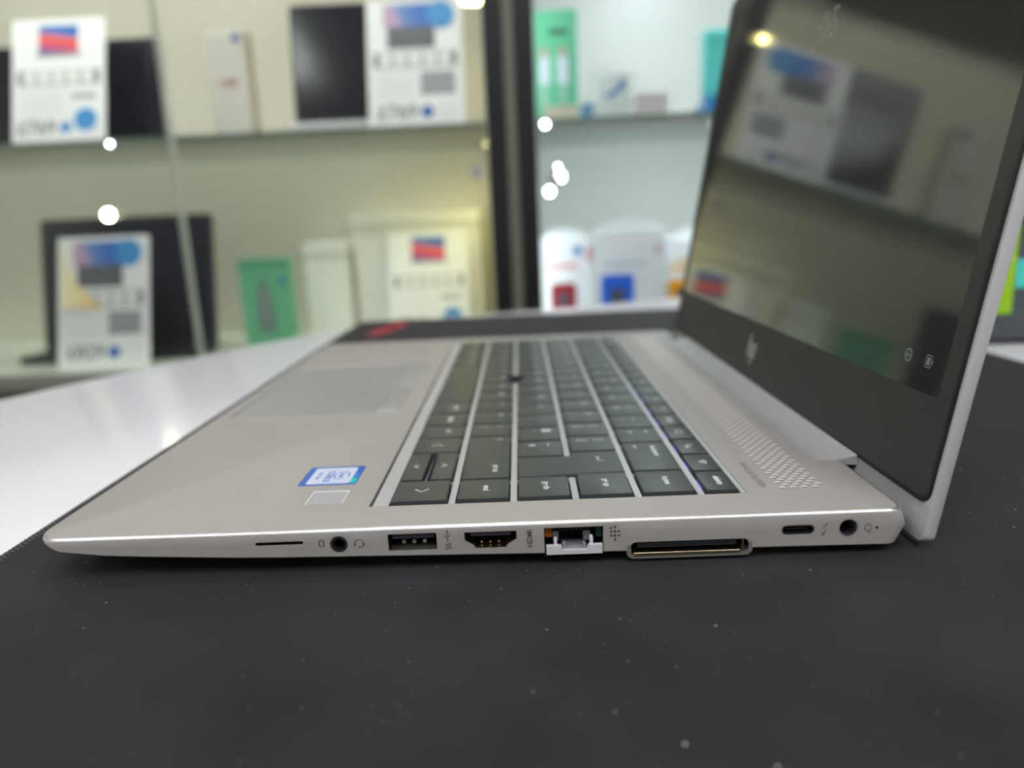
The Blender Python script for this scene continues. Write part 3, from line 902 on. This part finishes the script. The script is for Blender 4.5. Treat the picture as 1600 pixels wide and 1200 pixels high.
def hinge():
    prof = [(228.9, 12.9), (230.6, 12.35), (233.0, 12.05), (236.0, 12.15), (240.0, 12.75), (243.2, 13.45), (245.1, 14.0), (245.1, 10.5), (242.0, 10.7),
            (236.0, 10.9), (230.0, 10.9)]
    bm = bmesh.new()
    A = [bm.verts.new((p[0], 42.6, p[1])) for p in prof]; B = [bm.verts.new((p[0], 288.0, p[1])) for p in prof]
    n = len(prof)
    for i in range(n):
        bm.faces.new((A[i], A[(i + 1) % n], B[(i + 1) % n], B[i]))
    bm.faces.new(A[::-1]); bm.faces.new(B)
    bmesh.ops.recalc_face_normals(bm, faces=bm.faces[:])
    obj('hinge_cover', me_from(bm), frame_silver, laptop, smooth=35)
    for y0, y1 in ((46, 80), (250, 284)):
        bm = bmesh.new()
        add_prism(bm, circle(240.0, 7.4, 2.3, 16), y0, y1, T=lambda x, z, y: (x, y, z))
        bmesh.ops.recalc_face_normals(bm, faces=bm.faces[:])
        obj('hinge_barrel', me_from(bm), black, laptop, smooth=40)
    for x0, x1, y0, y1, zt in ((24, 30, 40, 286, 2.0), (212, 220, 30, 296, 2.0)):
        obj('rubber_foot', box(x0, x1, y0, y1, 0.0, zt, 0.4, 2), black, laptop)
hinge()

# ------------------------------------------------------------------ lid
TH = math.radians(9.6)
RL = cols(Vector((0, -1, 0)), Vector((math.sin(TH), 0, math.cos(TH))), Vector((-math.cos(TH), 0, math.sin(TH))))
LO = (245.2, 0, 13.0)
def lid():
    def L(name, me, m, z=0.0, parent=laptop, **kw):
        return obj(name, me, m, parent, LO, RL, **kw)
    # shell
    out = rrect(-325.5, 0, -9.6, 214.2, [5, 5, 4, 4], 6)
    bm = bmesh.new()
    rings = [(0.5, 0.0), (0.2, -0.06), (0.0, -0.35), (0.0, -2.6), (0.5, -3.6), (1.6, -4.2), (4.0, -4.5)]
    V = []
    for ins, z in rings:
        P = rrect(-325.5 + ins, -ins, -10.6 + ins, 214.2 - ins, [max(.6, 5 - ins)] * 2 + [max(.6, 2.5 - ins)] * 2, 6)
        V.append([bm.verts.new((p[0], p[1], z)) for p in P])
    n = len(V[0])
    for a, b in zip(V, V[1:]):
        for i in range(n):
            bm.faces.new((a[i], b[i], b[(i + 1) % n], a[(i + 1) % n]))
    bm.faces.new(V[0]); bm.faces.new(V[-1][::-1])
    bmesh.ops.recalc_face_normals(bm, faces=bm.faces[:])
    L('lid_shell', me_from(bm), lid_silver, smooth=35)
    # bezel: ring round the screen
    x0, x1, y0, y1 = -317.6, -8.6, 28.2, 202.5
    bo = rrect(-323.6, -2.0, 0.9, 212.4, 3.2, 6)
    bi = rrect(x0, x1, y0, y1, 0.3, 6)
    bm = bmesh.new()
    def ringv(P, z): return [bm.verts.new((p[0], p[1], z)) for p in P]
    a, b, c, d = ringv(bo, 0.0), ringv(bo, 0.55), ringv(bi, 0.55), ringv(bi, 0.05)
    n = len(bo)
    for i in range(n):
        j = (i + 1) % n
        bm.faces.new((a[i], a[j], b[j], b[i])); bm.faces.new((b[i], b[j], c[j], c[i])); bm.faces.new((c[i], c[j], d[j], d[i]))
    bmesh.ops.recalc_face_normals(bm, faces=bm.faces[:])
    bz = L('screen_bezel', me_from(bm), bezel_m)
    # rubber gasket line at the rim of the bezel
    bm = bmesh.new()
    go = rrect(-324.3, -1.3, 0.2, 213.1, 3.6, 6)
    a, b, c = ringv(go, 0.0), ringv(go, 0.75), ringv(rrect(-323.2, -2.4, 1.3, 212.0, 2.9, 6), 0.75)
    d = ringv(rrect(-323.2, -2.4, 1.3, 212.0, 2.9, 6), 0.5)
    for P, Q in ((a, b), (b, c), (c, d)):
        for i in range(n):
            j = (i + 1) % n
            bm.faces.new((P[i], P[j], Q[j], Q[i]))
    bmesh.ops.recalc_face_normals(bm, faces=bm.faces[:])
    L('bezel_gasket', me_from(bm), mat('gasket_black', (16, 16, 16), rough=0.5))
    # display panel
    scr_m = mat('display_glass', (20, 22, 21), rough=0.06, ior=2.1, spec=0.5, emit=(30, 33, 31), estr=0.6)
    bm = bmesh.new()
    bm.faces.new([bm.verts.new(p) for p in ((x0, y0, 0.3), (x1, y0, 0.3), (x1, y1, 0.3), (x0, y1, 0.3))])
    s = L('screen', me_from(bm), scr_m)
    glow = mat('screen_glyph', (70, 72, 70), rough=0.3, emit=(140, 144, 138), estr=0.28)
    def onscr(nm, me, a, b, m=glow):
        # children of the screen share its frame
        obj(nm, me, m, s, (a, b, 0.33))
    onscr('clock_digits', text_me(':25', 17.0, -0.12), -149.0, 157.0)
    gl = [('c', circle(0, 0, 1.9, 20)), ('c', circle(0, 0, 0.85, 16, 1.9)), [(-1.9, 0), (1.9, 0)]]
    onscr('status_icon', strokes(gl, .3), -28.4, 37.1)
    onscr('status_icon', strokes([('c', rrect(-1.5, 1.3, -1.7, 1.7, .3, 2)), [(1.9, -.7), (1.9, .7)]], .3), -17.5, 37.1)
    onscr('status_icon', poly_flat([[(-.9, -1.1), (.6, -1.1), (.6, 1.1), (-.9, 1.1)]]), -17.5, 37.1)
    # slanted maker's mark in the lower bezel: h and p drawn with parallel bars
    sl = 0.27
    def bar(u, s0, s1, w=1.5):
        return [(u + sl * s0 - w / 2, s0), (u + sl * s0 + w / 2, s0), (u + sl * s1 + w / 2, s1), (u + sl * s1 - w / 2, s1)]
    pl = [bar(-4.6, -3.6, 7.0), bar(-1.7, -3.6, 3.4), bar(1.4, -7.0, 3.4), bar(4.3, -3.6, 3.4)]
    pl += [[(-4.6 + sl * 2.2, 2.2), (-1.7 + sl * 2.2, 2.2), (-1.7 + sl * 3.4, 3.4), (-4.6 + sl * 3.4, 3.4)],
           [(1.4 + sl * 2.2, 2.2), (4.3 + sl * 2.2, 2.2), (4.3 + sl * 3.4, 3.4), (1.4 + sl * 3.4, 3.4)],
           [(1.4 - sl * 3.6, -3.6), (4.3 - sl * 3.6, -3.6), (4.3 - sl * 2.4, -2.4), (1.4 - sl * 2.4, -2.4)]]
    obj('maker_logo', poly_flat(pl, 0), mat('logo_chrome', (205, 205, 205), rough=0.25, metal=0.7), bz, (-161.5, 14.6, 0.6), label='slanted chrome letter mark')
lid()

# ================================================================== product box on the counter behind the screen
def product_box():
    # front face towards the camera at y = 306
    t = empty('product_box', (520, 330, TABLE_TOP), label='dark grey product box with lime and turquoise panels behind the laptop screen', cat='box')
    obj('carton', box(-70, 60, -24, 60, 0, 122, 0.8, 1), mat('carton_slate', (72, 78, 82), rough=0.4), t)
    obj('carton_base', box(-70.5, 60.5, -24.6, 60, 0, 3.5), mat('carton_dark', (30, 31, 33), rough=0.4), t)
    obj('lime_panel', box(-70, -54, -25.2, -23, 21, 80), mat('lime_print', (148, 196, 10), rough=0.4), t)
    obj('lime_seam', box(-70, -54, -25.4, -23, 57, 58.5), mat('lime_pale', (200, 226, 120), rough=0.4), t)
    obj('turquoise_band', box(-53, 59, -25.0, -23, 38, 57), mat('turquoise_print', (72, 205, 192), rough=0.4), t)
product_box()

# ================================================================== display cabinets
FY, BY = 1030, 1490
SHELF, DECKZ = 253.0, -135.0
def cabinet(name, x0, x1, back_m, base_m, label, post_sides, pane_split, strip):
    cx = (x0 + x1) / 2
    t = empty(name, (cx, (FY + BY) / 2, -760), label=label, cat='display cabinet')
    sh = Matrix.Translation((-cx, -(FY + BY) / 2, 760))
    def part(n, me, m, parent=t, **kw):
        me.transform(sh)
        return obj(n, me, m, parent, **kw)
    part('base_unit', box(x0, x1, FY + 6, BY, -760, DECKZ - 10, 2, 1), base_m)
    part('back_panel', box(x0, x1, BY - 12, BY, DECKZ - 10, 1250), back_m)
    part('top_panel', box(x0, x1, FY, BY, 1250, 1290), black_alu)
    part('lower_deck', box(x0 + 2, x1 - 2, FY + 16, BY - 12, DECKZ - 10, DECKZ), mat('deck_laminate', (190, 194, 184), rough=0.15))
    for s, (a, b) in post_sides.items():
        part('corner_post', box(a, b, FY, FY + 34, DECKZ - 10, 1250, 1.5, 2), black_alu)
    ax, bx = min(v[1] for v in post_sides.values()), max(v[0] for v in post_sides.values())
    for z in (SHELF, 640.0):
        sf = part('glass_shelf', box(ax - 20, bx + 20, 1072, BY - 14, z - 8, z), glass_shelf)
        part('shelf_edge', box(ax - 20, bx + 20, 1070.5, 1072, z - 8, z), glass_edge, parent=sf)
    for k, (a, b, y) in enumerate(pane_split):
        pn = part('glass_pane', box(a, b, y, y + 5, DECKZ, 1248), glass_pane)
        for xx in (a, b):
            part('pane_edge', box(xx - 1.2, xx + 1.2, y - .5, y + 5.5, DECKZ, 1248), mat('pane_edge_grey', (206, 212, 200), rough=0.15), parent=pn)
    part('added_light_shield', box(x0, x1, FY - 4, FY - 1, 1090, 1290), black_alu)  # added out-of-view panel, keeps the light bar off the laptop deck
    part('light_bar', box(ax + 30, bx - 30, FY + 22, FY + 52, 1238, 1250), mat('bar_' + strip[0], (250, 250, 250), emit=strip[1], estr=strip[2]))
    part('bottom_rail', box(ax, bx, FY + 2, FY + 20, DECKZ - 22, DECKZ + 2), mat('rail_grey', (120, 124, 112), rough=0.4))
    return t, part

beige_back = mat('cabinet_back_sage', (198, 192, 178), rough=0.55, noise=0.06, nscale=6)
aqua_back = mat('cabinet_back_aqua', (222, 219, 216), rough=0.5, noise=0.03, nscale=6)
cabL, partL = cabinet('display_cabinet', -1350, 124, beige_back, mat('base_olive', (62, 70, 52), rough=0.4),
                      'sage-backed glass display cabinet behind the touchpad end of the laptop', {'a': (-1350, -1320), 'b': (93, 124)},
                      [(-1318, -414, 1036), (-424, 92, 1044)], ('sage', (252, 250, 244), STRIP_SAGE))
partL('joint_strip', box(124.2, 140.8, FY + 5, FY + 30, -760, 1250), mat('joint_grey', (112, 112, 96), rough=0.5))
partL('side_panel', box(117, 121, FY + 34, BY, -760, 1250), mat('side_sage', (186, 190, 170), rough=0.5))
partL('side_panel', box(-1350, -1346, FY + 34, BY, -760, 1250), mat('side_sage', (186, 190, 170), rough=0.5))
cabR, partR = cabinet('display_cabinet', 141, 1500, aqua_back, mat('base_charcoal', (62, 64, 66), rough=0.4),
                      'pale aqua-backed glass display cabinet beside the laptop screen', {'a': (141, 172), 'b': (1469, 1500)},
                      [(173, 830, 1036), (812, 1467, 1044)], ('aqua', (240, 250, 255), STRIP_AQUA))
partR('side_panel', box(144, 148, FY + 34, BY, -760, 1250), mat('side_aqua', (205, 218, 212), rough=0.5))
partR('side_panel', box(1496, 1500, FY + 34, BY, -760, 1250), mat('side_aqua', (205, 218, 212), rough=0.5))

for part_, x_, z_ in ((partL, 74, 171), (partR, 197, 152)):
    part_('door_lock', prism(circle(x_, z_, 11, 20), FY + 2, FY + 36, 1.5, T=lambda a, b, z: (a, z, b)), chrome, smooth=40)
    part_('lock_knob', prism(circle(x_ + 4, z_ + 15, 5, 14), FY + 6, FY + 34, 1.0, T=lambda a, b, z: (a, z, b)), chrome, smooth=40)
partR('hidden_fill_strip', box(152, 166, 1070, 1076, DECKZ + 4, 610), mat('post_fill_glow', (250, 250, 255), emit=(240, 247, 255), estr=POST_FILL))  # added strip out of sight behind the post, brightens the gadget boxes
# ------------------------------------------------------------------ lamps and added glint beads in the cabinets
def puck(loc, m, label, r=26, h=10):
    e = empty('puck_lamp', loc, label=label, cat='lamp', group='cabinet puck lamps')
    obj('housing', prism(circle(0, 0, r + 5, 24), 0, h, 1.0), mat('lamp_white', (230, 230, 228), rough=0.4), e, smooth=40)
    obj('lens', prism(circle(0, 0, r, 24), -2.5, 0.5), m, e, smooth=40)
warm = mat('warm_lens', (255, 240, 180), emit=(255, 236, 150), estr=WARM_POWER)
warm_low = mat('warm_lens_strong', (255, 240, 180), emit=(255, 238, 140), estr=WARM_POWER * 4)
cool = mat('cool_lens', (240, 250, 255), emit=(235, 248, 255), estr=COOL_POWER)
puck((98, 1250, 235), warm_low, 'round warm lamp under the glass shelf by the black posts', 14)
puck((74, 1190, 472), warm, 'round warm lamp above the price card beside the black posts')
puck((500, 1110, 235), cool, 'round cool lamp under the glass shelf behind the laptop screen')
puck((420, 1250, 622), cool, 'round cool lamp high in the aqua cabinet')
puck((1000, 1250, 622), cool, 'round cool lamp high in the aqua cabinet far from the posts')

def spot(loc, label, m, r=5.5):  # glowing beads put in for bright points on glass and chrome
    e = empty('glint_bead', loc, label=label, cat='lamp', group='small glowing glint beads on the cabinet glass')
    bm = bmesh.new(); bmesh.ops.create_uvsphere(bm, u_segments=12, v_segments=8, radius=r)
    obj('glow_bead', me_from(bm), m, e, smooth=60)
    obj('collar', prism(circle(0, 0, r * .95, 14), 0, 8, 0.5, T=lambda x, y, z: (x, z, y)), chrome, e, smooth=40)
sp_w = mat('glint_white', (255, 255, 255), emit=(245, 248, 255), estr=30.0)
sp_y = mat('glint_yellow', (255, 250, 220), emit=(255, 250, 205), estr=60.0)
spot((-533, 1029, 130), 'bright yellowish glowing glint bead above the large dark laptop', sp_y, 8.0)
spot((-529, 1060, 244), 'small glowing glint bead under the shelf edge below the upper sunset price card', sp_w, 3.0)
spot((187, 1058, 243), 'small white glowing glint bead at the shelf edge beside the black post', sp_w, 4.5)  # this and the next three stand in for glints on chrome clamps
spot((209, 1058, 160), 'largest white glowing glint bead in the aqua cabinet below the shelf', sp_w, 7)
spot((191, 1058, 137), 'lowest white glowing glint bead in the aqua cabinet beside the black post', sp_w, 6)
spot((206, 1058, 176), 'faint upper glowing glint bead above the largest one in the aqua cabinet', sp_w, 2.5)

# ------------------------------------------------------------------ price cards
def flat(x0, x1, z0, z1, d=0.4, y=0.0, r=0.0):
    """thin printed layer facing the camera, local x right, z up"""
    P = rrect(x0, x1, z0, z1, r, 5) if r else [(x0, z0), (x1, z0), (x1, z1), (x0, z1)]
    return prism(P, 0, d, T=lambda a, b, z: (a, y - z, b))
def disc(cx, cz, r, y, d=0.4):
    return prism(circle(cx, cz, r, 28), 0, d, T=lambda a, b, z: (a, y - z, b))
sunset = mat_ramp('sunset_print', (0.25, 0, 1.0), [(0.15, (96, 84, 150)), (0.3, (200, 80, 120)), (0.55, (226, 74, 74)), (0.72, (230, 110, 70)), (0.8, (70, 110, 190)), (1.0, (40, 100, 180))])
bloom = mat_ramp('bloom_print', (1.0, 0, 0.15), [(0.0, (200, 150, 175)), (0.25, (185, 160, 190)), (0.45, (90, 130, 190)), (0.8, (40, 100, 190))])
def card(loc, w, h, label, design, price, lean=16, yaw=0):
    R = Matrix.Rotation(math.radians(yaw), 3, 'Z') @ Matrix.Rotation(math.radians(-lean), 3, 'X')
    e = empty('price_card', loc, R, label=label, cat='price card', group='price cards in the cabinet')
    obj('board', prism(rrect(-w / 2, w / 2, 0, h, 3, 4), 0, 2.0, T=lambda a, b, z: (a, z, b)), white_pl, e)
    obj('easel_strut', prism([(-12, 0), (12, 0), (8, h * .7), (-8, h * .7)], 0, 1.5,
        T=lambda a, b, z: (a, 2.0 + z + (h * .7 - b) * 0.25, b * 0.9 + ((h * .7 - b) * 0.25 + 4.2) * math.tan(math.radians(lean)))), light_print, e)
    y1, y2, y3 = -0.05, -0.5, -0.95
    S = lambda v: v * h / 212.0
    u = w / 160.0
    if design == 'sunset':
        obj('picture', flat(-34 * u, 34 * u, S(152), S(200), .4, y1), sunset, e)
        obj('picture_base', flat(-40 * u, 40 * u, S(147), S(151), .4, y1), grey_print, e)
    else:
        obj('picture', flat(-52 * u, 40 * u, S(166), S(204), .4, y1), bloom, e)
        obj('picture_base', flat(-46 * u, 34 * u, S(130), S(166), .4, y1), dark_print, e)
        obj('badge', disc(44 * u, S(184), 24 * u, y2), blue_print, e)
    # row of feature icons: dark end brackets, five light squares
    obj('icon_strip', flat(-66 * u, 66 * u, S(98), S(124), .4, y1), mat('strip_grey', (178, 176, 178), rough=0.5), e)
    for k in range(5):
        cx = (-50 + 25 * k) * u
        obj('icon', flat(cx - 9 * u, cx + 9 * u, S(101), S(121), .4, y2, 2), mat('icon_pale', (232, 230, 230), rough=0.5), e)
    for sx in (-1, 1):
        obj('strip_end', flat(sx * 66 * u - 4, sx * 66 * u + 4, S(99), S(123), .4, y2), mat('strip_dark', (118, 116, 118), rough=0.5), e)
    if design == 'bloom':
        obj('spec_box', flat(8 * u, 66 * u, S(52), S(90), .4, y1), grey_print, e)
        obj('price_dot', disc(18 * u, S(24), 11 * u, y1), deepblue, e)
        for k in range(3):
            obj('print_line', flat(36 * u, 68 * u, S(30 - 9 * k), S(33 - 9 * k), .4, y1), light_print, e)
        for k in range(5):
            obj('print_line', flat(-64 * u, -6 * u, S(86 - 8 * k), S(88 - 8 * k), .4, y1), light_print, e)
        obj('price_text', text_me(price, 33 * u, 0.3), mat('price_ink', (70, 68, 72), rough=0.5), e, (-32 * u, -0.55, S(24)), R_SIDE)
    else:
        obj('spec_box', flat(22 * u, 64 * u, S(74), S(82), .4, y1), grey_print, e)
        obj('badge', disc(46 * u, S(38), 20 * u, y1), blue_print, e)
        obj('price_dot', disc(12 * u, S(26), 10 * u, y1), blue_print, e)
        for k in range(5):
            obj('print_line', flat(-64 * u, 10 * u, S(86 - 8 * k), S(88 - 8 * k), .4, y1), light_print, e)
        obj('price_text', text_me(price, 33 * u, 0.3), mat('price_ink', (70, 68, 72), rough=0.5), e, (-38 * u, -0.55, S(26)), R_SIDE)
    return e
card((-634, 1095, SHELF + .7), 160, 217, 'white price card with a red sunset picture, on the upper shelf', 'sunset', '\u00a3769', 16)
card((-26, 1098, SHELF + .7), 162, 222, 'white price card with a blue badge on the upper shelf beside the black posts', 'bloom', '\u00a3769', 16)
c3 = card((-622, 1095, DECKZ + .7), 168, 240, 'white price card standing before the large dark laptop', 'bloom', '\u00a3829', 16)
obj('painted_reflection', prism([(-80, 234), (-66, 190), (-44, 150), (-14, 118), (0, 108), (-80, 108)], 0, .4, T=lambda a, b, z: (a, -1.4 - z, b)),
    mat_ramp('warm_reflection_tint', (1.0, 0, 0.0), [(0.0, (250, 240, 210)), (0.5, (246, 222, 160)), (1.0, (232, 188, 110))]), c3, label='yellow swept print')  # warm reflection on the card, painted in as a flat sheet
card((-53, 1300, DECKZ + .7), 166, 222, 'white price card with a red sunset picture, on the lower deck before white cartons', 'sunset', '\u00a3769', 16)

# ------------------------------------------------------------------ goods in the sage cabinet
def tablet(loc, w, h, label, lean=14, yaw=0, stand=False, name='tablet', cat='tablet', glass=(16, 18, 28), d=8):
    R = Matrix.Rotation(math.radians(yaw), 3, 'Z') @ Matrix.Rotation(math.radians(-lean), 3, 'X')
    e = empty(name, loc, R, label=label, cat=cat)
    obj('body', prism(rrect(-w / 2, w / 2, 0, h, 7, 5), 0, d, T=lambda a, b, z: (a, z, b)), mat('tablet_dark', (34, 36, 40), rough=0.4), e)
    obj('display', prism(rrect(-w / 2 + 4, w / 2 - 4, 4, h - 4, 4, 4), 0, .5, T=lambda a, b, z: (a, -z, b)),
        mat('tablet_glass_%d' % sum(glass), glass, rough=0.12), e)
    obj('easel', prism([(-14, 0), (14, 0), (10, h * .6), (-10, h * .6)], 0, 2, T=lambda a, b, z: (a, d + z + (h * .6 - b) * 0.25, b * 0.9 + ((h * .6 - b) * 0.25 + d + 2.5) * math.tan(math.radians(lean)))), MATS['tablet_dark'], e)
    return e
tablet((-590, 1185, SHELF + 1.5), 190, 190, 'dark tablet standing behind the price card with the sunset picture on the upper shelf', 10)
tablet((-172, 1140, SHELF + 20.8), 140, 196, 'black tablet on a white plinth beside the price card by the posts', 8)
t = empty('tablet_plinth', (-172, 1180, SHELF), label='low white plinth under the black tablet on the upper shelf', cat='stand')
obj('plinth_slab', box(-78, 76, -50, 50, 0, 17, 2, 2), white_pl, t)
obj('plinth_lip', box(-76, 74, -49, -44, 17, 19.5, 0.5, 1), white_pl, t)

e = empty('phone_box', (-352, 1165, SHELF), Matrix.Rotation(math.radians(-7), 3, 'Z'), label='slim white phone box with red lettering on the upper shelf', cat='box')
cream = mat('box_cream', (246, 240, 230), rough=0.4)
obj('lid_half', box(-34, 34, -16, 0, 0, 176, 1, 1), cream, e)
obj('tray_half', box(-33, 33, 0.2, 18, 0, 175, 1, 1), mat('box_tan', (176, 152, 128), rough=0.5), e)
obj('front_text', text_me('UMI', 20, 0.2), mat('rust_ink', (206, 120, 100), rough=0.5), e, (0, -16.3, 92), R_SIDE)
obj('sticker', disc(22, 164, 7, -16.1, .3), deepblue, e)

def laptop_display():
    e = empty('display_laptop', (-650, 1215, DECKZ), label='large black laptop standing open on the lower deck behind a price card', cat='laptop')
    dk = mat('tablet_dark', (34, 36, 40))
    obj('base', box(-172, 172, -52, 40, 0, 13, 2, 2), dk, e)
    obj('key_area', box(-150, 150, -44, 20, 13, 14), black, e)
    R = Matrix.Rotation(math.radians(-12), 3, 'X')
    l = obj('lid', prism(rrect(-174, 174, 0, 262, 9, 5), 0, 7, T=lambda a, b, z: (a, z, b)), mat('lid_dark', (46, 44, 48), rough=0.35), e, (0, 32, 12), R)
    obj('display', prism(rrect(-164, 164, 12, 252, 3, 3), 0, .6, T=lambda a, b, z: (a, -z, b)), mat('dim_glass', (42, 42, 52), rough=0.1), l)
laptop_display()
tablet((-790, 1150, SHELF + 1.5), 150, 175, 'dark slab for a reflection at the end of the upper shelf beside the sunset price card', 10, 0)  # dark slab put in where the glass shows a dark reflection

e = empty('adapter_box', (-366, 1262, DECKZ), label='green adapter box with a grey cable picture on the lower deck', cat='box')
obj('carton', box(-49, 49, -18, 18, 0, 176, 1, 1), mat('carton_green', (112, 190, 150), rough=0.4), e)
obj('top_band', box(-49.2, 49.2, -18.3, -17, 156, 176), mat('band_green', (92, 166, 128), rough=0.4), e)
obj('device_picture', prism([(-22, 40), (-14, 32), (12, 32), (16, 42), (10, 100), (2, 136), (-8, 138), (-18, 104)], 0, .5, T=lambda a, b, z: (a, -18.1 - z, b)), mat('device_grey', (120, 138, 136), rough=0.4), e)
obj('cable_picture', flat(-8, 2, 48, 118, .5, -18.7, 3), mat('device_pale', (158, 160, 160), rough=0.4), e)
obj('sticker', disc(36, 132, 7, -18.1, .4), deepblue, e)

def carton(loc, w, d, h, label, colr=(242, 240, 236), lid=True):
    e = empty('carton', loc, label=label, cat='box')
    m = mat('carton_white_%d' % sum(colr), colr, rough=0.5)
    obj('carton_body', box(-w / 2, w / 2, -d / 2, d / 2, 0, h - (26 if lid else 0), 1, 1), m, e)
    if lid:
        obj('carton_lid', box(-w / 2 - 1.5, w / 2 + 1.5, -d / 2 - 1.5, d / 2 + 1.5, h - 26, h, 1, 1), m, e)
    return e
carton((-266, 1400, DECKZ), 92, 120, 200, 'narrow white carton beside the green adapter box')
carton((-78, 1420, DECKZ), 268, 110, 252, 'wide white carton behind the lower sunset price card')

# ------------------------------------------------------------------ goods in the aqua cabinet
e = empty('charger_pack', (212, 1158, SHELF), label='tall green charger package with two white plugs pictured, on the aqua cabinet shelf', cat='package')
g = mat('pack_green', (98, 186, 144), rough=0.35)
obj('backing_card', prism(rrect(-38, 38, 0, 186, 4, 4), 0, 14, T=lambda a, b, z: (a, z, b)), g, e)
obj('brand_block', flat(-10, 22, 146, 156, .5, -.1), mat('brand_dark', (48, 98, 74), rough=0.5), e)
for x in (-19, 13):
    p = obj('plug', box(x - 9, x + 9, -3, 0, 66, 112, 2, 2), mat('plug_white', (206, 212, 222), rough=0.4), e)
    obj('plug_cap', box(x - 7, x + 7, -2.6, 0, 114, 126, 2, 2), mat('plug_rose', (190, 150, 140), rough=0.4), p)
    obj('plug_lead', box(x - 4, x + 4, -2, 0, 28, 64, 1.5, 1), mat('plug_pale', (170, 200, 186), rough=0.4), p)

e = empty('shelf_tag', (214, 1072, SHELF), label='beige price tag lying at the shelf front before the green charger package', cat='price tag')
obj('tag_plate', prism(rrect(-27, 27, 0, 20, 2, 3), 0, 2, T=lambda a, b, z: (a, z + b * .2, b)), mat('tag_beige', (214, 206, 182), rough=0.5), e)
obj('tag_foot', box(-20, 20, 2, 14, 0, 2), mat('tag_beige', (214, 206, 182)), e)
e = empty('star_sticker', (258, 1080, SHELF), label='small round blue star token between the charger package and the small white box', cat='token')
obj('token_disc', prism(circle(0, 12, 12, 24), 0, 3, T=lambda a, b, z: (a, z, b)), mat('token_blue', (74, 160, 205), rough=0.4), e)
st = []
for k in range(10):
    a = math.pi / 2 + k * math.pi / 5; r = 7 if k % 2 == 0 else 3
    st.append((r * math.cos(a), 12 + r * math.sin(a)))
obj('token_star', prism(st, 0, .5, T=lambda a, b, z: (a, -z, b)), mat('token_pale', (190, 222, 236), rough=0.4), e)

e = empty('small_box', (308, 1165, SHELF), label='small white box with a blue scribbled mark on the aqua cabinet shelf', cat='box')
obj('carton', box(-31, 31, -20, 20, 0, 76, 1.5, 2), mat('carton_mist', (228, 236, 234), rough=0.4), e)
obj('blue_mark', prism([(-14, 46), (-6, 44), (0, 52), (8, 54), (14, 66), (22, 66), (24, 58), (16, 52), (8, 46), (-2, 40), (-10, 38)], 0, .5, T=lambda a, b, z: (a, -20.1 - z, b)),
    mat('mark_blue', (70, 130, 196), rough=0.4), e)
obj('carton_flap', box(-31.5, 31.5, -20.5, 20.5, 70, 77), mat('carton_mist', (228, 236, 234)), e)
e = empty('small_box', (376, 1165, SHELF), label='low pinkish white box between the scribbled box and the blue wedge', cat='box')
obj('carton', box(-27, 27, -18, 18, 0, 44, 1, 1), mat('carton_rose', (236, 228, 226), rough=0.4), e)
obj('carton_lid', box(-28, 28, -19, 19, 32, 48, 1, 1), mat('carton_rose', (236, 228, 226)), e)
e = empty('blue_stand', (464, 1160, SHELF), label='bright blue wedge-shaped stand on the shelf beside the laptop screen', cat='stand')
obj('wedge', prism([(-30, 0), (24, 0), (24, 36), (8, 36), (-4, 18)], 0, 36, T=lambda a, b, z: (a, z - 18, b)), mat('wedge_blue', (20, 140, 215), rough=0.35), e)
obj('clear_clip', box(-4, 2, -20, -17, 0, 34), mat('clip_pale', (190, 215, 235), rough=0.3), e)
e = empty('teal_box', (520, 1215, SHELF), label='tall turquoise box on the shelf partly behind the laptop screen', cat='box')
obj('carton', box(-40, 46, -20, 20, 0, 152, 5, 3), mat('carton_turquoise', (96, 222, 214), rough=0.35), e)
obj('carton_lid', box(-41, 47, -21, 21, 132, 153, 5, 3), mat('carton_turquoise', (96, 222, 214)), e)

def speaker_box(loc, w, h, label, colr, nm, txt, tab):
    e = empty('gadget_box', loc, label=label, cat='box', group='white gadget boxes in a row')
    wm = mat('gadget_white', (238, 240, 244), rough=0.35)
    obj('carton', box(-w / 2, w / 2, -20, 20, 0, h, 1, 1), wm, e)
    obj('hang_tab', prism([(-w * .42, h)] + [(w * .42 * math.cos(math.radians(a)), h + 17 * math.sin(math.radians(a))) for a in range(170, 9, -16)] + [(w * .42, h)],
                          0, 2, T=lambda a, b, z: (a, z - 18, b)), wm, e)
    cm = mat('gadget_' + nm, colr, rough=0.35)
    g = obj('device_picture', flat(-w * .36 + tab, w * .12 + tab, 66, 66 + w * .48, 1.2, -20.1, 8), cm, e)
    obj('device_core', flat(-w * .22 + tab, -w * .02 + tab, 72, 72 + w * .24, .5, -21.4, 3), mat('core_grey', (84, 84, 96), rough=0.4), g)
    for k in range(7):
        x = -w * .36 + k * w * .085
        obj('print_block', flat(x, x + w * .065, 140, 147, .4, -20.1), mat('text_' + nm, txt, rough=0.5), e)
    return e
e = speaker_box((220, 1160, DECKZ), 97, 192, 'white gadget box with a dark red square device pictured', (150, 36, 50), 'red', (222, 96, 108), 6)
obj('sticker', disc(22, 170, 8, -20.1, .5), MATS['blue_print'], e)
obj('corner_print', flat(38, 47, 150, 176, .5, -20.1), mat('corner_pink', (224, 150, 176), rough=0.5), e)
e = speaker_box((334, 1150, DECKZ), 124, 206, 'white gadget box with a bright blue square device pictured', (46, 104, 230), 'blue', (186, 196, 226), -8)
obj('corner_print', flat(46, 53, 160, 176, .5, -20.1), mat('corner_pink', (224, 150, 176)), e)
e = speaker_box((452, 1172, DECKZ), 92, 186, 'white gadget box with an orange band beside the laptop screen', (240, 164, 20), 'orange', (240, 190, 120), -10)
obj('orange_band', flat(-46, 46, 70, 110, .5, -20.2), MATS['gadget_orange'], e)
obj('orange_stripe', flat(-46, 46, 126, 134, .5, -20.2), mat('pale_orange', (244, 200, 130), rough=0.4), e)
